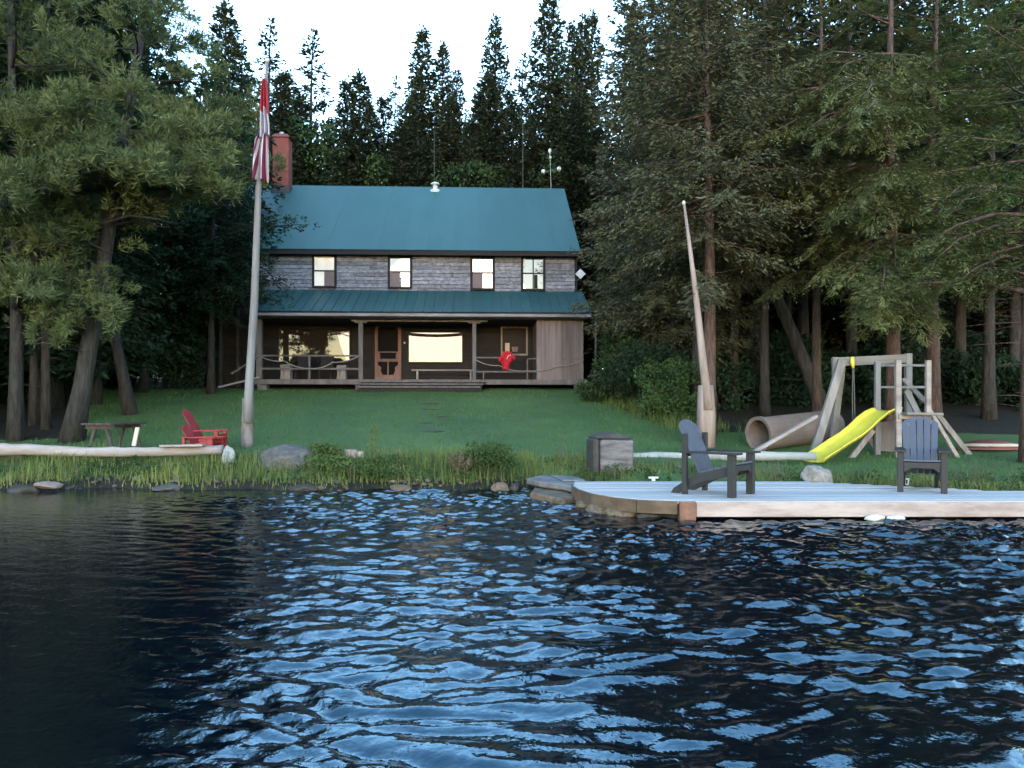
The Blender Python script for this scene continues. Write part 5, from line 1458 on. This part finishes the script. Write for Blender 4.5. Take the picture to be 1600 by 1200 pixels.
dl = left_pine(60, 19.5, 12, 'dark low branched spruce behind the straight shore pine', 61, [], 1.9, 2.6, .15, leaf='leaf_dark', gap=.5, per=7, style=dict(ST['spruce'], twigs=11, bd=15, bl=.22, bw=.085), name='spruce_tree', e_low=-.4, taper=.5)
copy_tree(dl, 'dark low branched spruce behind the leaning shore pine', at(150, 21.5), 2.0, .95)
copy_tree(dl, 'dark low branched spruce left of the rounded lawn bush', at(225, 25.0), 3.7, .9)
copy_tree(dl, 'dark low branched spruce beyond the left picture edge', at(-30, 21.0), 5.0, 1.05)
# slim bare stems at the edge of the left lawn
slim = []
for i, (px, Yd, lab) in enumerate(((160, 27.2, 'slim bare stem at the left end of the far lawn edge'), (291, 28.0, 'slim bare stem below the middle of the left thicket'), (315, 28.0, 'slim pale stem standing alone left of the porch'), (345, 27.6, 'slim bare stem second from the porch'), (372, 27.2, 'slim bare stem closest to the porch hand rail'), (85, 22, 'pale stem in the dark between the two shore pines'), (52, 18, 'dark stem close behind the straight shore pine'), (72, 17.4, 'thin dark stem leaning beside the shore pines'))):
    if i < 2:
        tb, lv = conifer_arrays(200 + i, 11, 1.5, 4.6, dict(ST['spruce'], twigs=8, bd=13, bl=.24, bw=.09), gap=.55, per=6, r0=.085)
        dead_twigs(tb, 11, .8, 4.6, 16, 300 + i, .9)
        slim.append(tree_obj('slim_tree', lab, tb, lv, M['bark'], M['leaf_dark'], at(px, Yd), 'slim stems at the edge of the left lawn'))
    else:
        copy_tree(slim[i % 2], lab, at(px, Yd), i * 1.3, .9 + .05 * (i % 4), None)

# ------------------------------------------------------------------ bushes
def clear_dock(x, y): return ~((x > .6) & (y < 11.15) & (x < 5.0)) & ~((x > .15) & (x < 1.3) & (y < 11.9))
def bush(name, lab, px, Yd, w, d, h, n, leaf, seed, size=.08, group=None, cat='bush', zoff=0):
    r = np.random.RandomState(seed); b0 = at(px, Yd); blobs = []
    for k_ in range(14):
        a = r.uniform(0, 6.28); q_ = r.uniform(0, .75) ** .6; f = r.uniform(.15, .8)
        blobs.append(((math.cos(a) * q_ * w / 2, math.sin(a) * q_ * d / 2, h * f), (w * .22, d * .22, h * .22)))
    lv = leaf_mass(r, blobs, n, size)
    e = empty(name, b0); tag(e, lab, cat, group)
    tb = MB()
    for k_ in range(9):
        c0 = blobs[k_][0]; tb.tube([(c0[0] * .2, c0[1] * .2, 0), (c0[0] * .6, c0[1] * .6, c0[2] * .6), c0], [.018, .012, .005], 5, cap=False)
    tb.build('stems', M['bark'], e); link('foliage', lv.mesh('foliage'), leaf, e)
    return e
g_b = 'bushes right of the cabin'
bush('bush', 'dense green bush against the right end of the porch', 985, 23.8, 2.2, 2.2, 2.6, 16000, M['leaf'], 1, .10, g_b)
bush('bush', 'broad dark bush in the middle of the thicket right of the porch', 1010, 21.0, 2.6, 2.4, 2.5, 16000, M['leaf_dark'], 2, .09, g_b)
bush('bush', 'green bush at the end of the thicket next to the leaning pole', 1055, 19.2, 1.7, 1.8, 1.7, 10000, M['leaf'], 3, .085, g_b)
bush('bush', 'taller dark bush behind the thicket right of the cabin', 1050, 24, 3.2, 2.2, 4.2, 16000, M['leaf_dark'], 4, .12, g_b)
bush('bush', 'light green low bush at the foot of the thicket below the porch corner', 930, 22.2, 1.5, 1.1, .8, 5000, M['leaf'], 5, .07, g_b)
g_l = 'bushes in the left woods'
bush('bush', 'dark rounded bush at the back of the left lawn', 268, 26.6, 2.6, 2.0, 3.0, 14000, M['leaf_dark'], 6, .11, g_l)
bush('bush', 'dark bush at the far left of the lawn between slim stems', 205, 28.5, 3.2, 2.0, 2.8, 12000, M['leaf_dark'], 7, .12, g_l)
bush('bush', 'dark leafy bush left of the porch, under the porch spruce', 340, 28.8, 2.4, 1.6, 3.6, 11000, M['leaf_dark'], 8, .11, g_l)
# undergrowth deep between the trunks
ug = []
ru = random.Random(9)
spots = [(-60, 24), (20, 22), (70, 24), (110, 26), (140, 29)] + [(px, Yd) for px, Yd in zip(range(1090, 1680, 34), (24, 21.5, 25, 22.5, 26, 21.8, 24.5, 22.3, 25.5, 21.6, 24, 22.6, 26, 21.4, 23.5, 22, 20.8, 22.5))]
for i, (px, Yd) in enumerate(spots):
    lab = 'dark low bush deep in the shade between the trunks'
    if i < 3:
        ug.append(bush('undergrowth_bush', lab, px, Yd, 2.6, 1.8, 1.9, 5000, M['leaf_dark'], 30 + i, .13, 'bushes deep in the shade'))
    else:
        s_ = ru.uniform(.7, 1.25); copy_tree(ug[i % 3], lab, at(px, Yd), ru.uniform(0, 6), s_, None, s_ * ru.uniform(.7, 1.2))
# shore shrubs
bush('shore_shrub', 'low leafy green clump at the waterline right of the grey boulder', 560, 12.25, 1.7, .8, .36, 7000, M['fir'], 11, .055, 'low shrubs on the bank')
bush('shore_shrub', 'bright leafy sprig beside the grey boulder', 505, 12.6, .6, .5, .45, 2200, M['fir'], 12, .05, 'low shrubs on the bank')
bush('shore_shrub', 'greyish seeding shrub on the bank before the stepping stones', 762, 12.2, .85, .6, .62, 5000, M['leaf'], 13, .045, 'low shrubs on the bank')
bush('shore_shrub', 'dry pale shrub hugging the seeding shrub on its left', 727, 12.1, .45, .4, .5, 2200, M['seed'], 14, .04, 'low shrubs on the bank')
r = np.random.RandomState(71); blobs = []
for k_ in range(110):
    x = r.uniform(-12, 8.5); y = float(shore(x)) + r.uniform(.25, 1.0)
    if not bool(clear_dock(np.array(x), np.array(y))): continue
    h = r.uniform(.06, .17); blobs.append(((x, y, gz(x, y) + h * .6), (r.uniform(.1, .3), r.uniform(.08, .2), h)))
o = link('bank_weeds', leaf_mass(r, blobs, 9000, .05, .5).mesh('bank_weeds'), M['leaf']); tag(o, 'low broad leaved weeds mixed into the bank grass', 'weeds', kind='stuff')
import bmesh as _bm
bmx = _bm.new(); rp = random.Random(8)
for k_ in range(240):
    x = rp.uniform(-11, .5) if k_ < 170 else rp.uniform(4.3, 9); y = float(shore(x)) + rp.uniform(-.05, .34); sz = rp.uniform(.015, .055) * (1.5 if rp.random() < .12 else 1)
    mm = Matrix.Translation((x, y, gz(x, y) + sz * .2)) @ Matrix.Rotation(rp.uniform(0, 6), 4, 'Z') @ Matrix.Diagonal((sz * rp.uniform(.8, 1.6), sz, sz * .6, 1))
    _bm.ops.create_icosphere(bmx, subdivisions=1, radius=1.0, matrix=mm)
me = bpy.data.meshes.new('shore_pebbles'); bmx.to_mesh(me); bmx.free()
o = link('shore_pebbles', me, M['pebble'], None, True); tag(o, 'small dark stones scattered along the waterline', 'pebbles', kind='stuff')
# tall weed
wb = P(583, 706, 13.0); wb.z = gz(wb.x, wb.y); r = np.random.RandomState(5)
e = empty('tall_weed', wb); tag(e, 'single tall feathery weed rising from the grass beside the stump', 'weed')
c = MB(); c.tube([(0, 0, 0), (.01, 0, .3), (.02, 0, .62)], [.008, .006, .003], 5); c.build('stalk', M['grass'], e)
lv = Leaves(); zz = r.uniform(.08, .62, 260); a = r.uniform(0, 6.28, 260); d_ = np.stack([np.cos(a), np.sin(a), r.uniform(-.2, .5, 260)], -1)
rad = (.16 * (1 - zz / .66))[:, None] * r.uniform(.1, 1, (260, 1))
lv.add(np.stack([zz * .03, zz * 0, zz], -1) + d_ * rad, d_, r.normal(0, 1, (260, 3)), .05, .02); link('foliage', lv.mesh('foliage'), M['grass'], e)

# ------------------------------------------------------------------ grass
def blades(name, n, xr, yr, hfun, keep, leaf, w, seed, clump=0.0):
    r = np.random.RandomState(seed); x = r.uniform(*xr, n); y = r.uniform(*yr, n)
    if clump:
        m = n // 14; cxs, cys = r.uniform(*xr, m), r.uniform(*yr, m); i = r.randint(0, m, n)
        x = cxs[i] + r.normal(0, clump, n); y = cys[i] + r.normal(0, clump, n)
    k_ = keep(x, y, r); x, y = x[k_], y[k_]; n = len(x)
    z = ground(x, y) - .01; h = hfun(x, y, r)
    a = r.uniform(0, 6.28, n); bend = r.uniform(.05, .95, n) ** 1.3 * h
    side = np.stack([np.cos(a), np.sin(a), 0 * a], -1); fw = np.stack([-np.sin(a), np.cos(a), 0 * a], -1)
    b_ = np.stack([x, y, z], -1); ww = (w * r.uniform(.6, 1.3, n))[:, None]
    mid = b_ + fw * (bend * .3)[:, None] + UP * (h * .55)[:, None]; tip = b_ + fw * bend[:, None] + UP * h[:, None]
    V = np.stack([b_ - side * ww / 2, b_ + side * ww / 2, mid + side * ww * .35, mid - side * ww * .35, tip + side * ww * .06, tip - side * ww * .06], 1).reshape(-1, 3)
    i6 = np.arange(n)[:, None] * 6
    Q = np.concatenate([i6 + [0, 1, 2, 3], i6 + [3, 2, 4, 5]], 0)
    return link(name, np_mesh(name, V, Q), leaf)
def bank_keep(x, y, r):
    d = y - shore(x)
    return (d > .10 + r.uniform(-.06, .16, len(x))) & (d < 1.7) & clear_dock(x, y) & (vnoise(x * 1.6, y * 1.6, 31) > -.62 + r.uniform(-.1, .3, len(x)))
o = blades('bank_grass', 90000, (-13, 11), (10, 14), lambda x, y, r: (.04 + .26 * r.uniform(.1, 1, len(x)) ** 2.2 * np.clip(.75 + vnoise(x * 1.3, y * 1.3, 33) * 2.2, .25, 1.5)) * np.where(x > .4, .55, 1.0), bank_keep, M['grass'], .015, 61, .12)
tag(o, 'long tufted grass growing along the bank', 'grass', kind='stuff')
def lawn_kp(x, y, r):
    d = y - shore(x); return (d > .9) & (x > lawn_left(y)) & (x < lawn_right(y)) & (vnoise(x, y, 41) > -.6)
o = blades('lawn_grass', 45000, (-14, 9), (12.2, 26), lambda x, y, r: r.uniform(.035, .10, len(x)), lawn_kp, M['turf'], .014, 62)
tag(o, 'short mown grass of the lawn', 'grass', kind='stuff')
o = blades('dry_grass', 5000, (-13, 11), (10, 14), lambda x, y, r: r.uniform(.08, .34, len(x)), bank_keep, M['seed'], .010, 66, .08)
tag(o, 'dry straw coloured stems among the bank grass', 'grass', kind='stuff')
def edge_kp(x, y, r):
    return (np.abs(x - lawn_right(y)) < .5 + .3 * r.uniform(0, 1, len(x))) & (y > 15.5) & (y < 25.6)
o = blades('rough_grass', 16000, (2, 8), (15.5, 25.6), lambda x, y, r: r.uniform(.12, .38, len(x)), edge_kp, M['grass'], .018, 63)
tag(o, 'rough unmown grass below the thicket right of the cabin', 'grass', kind='stuff')
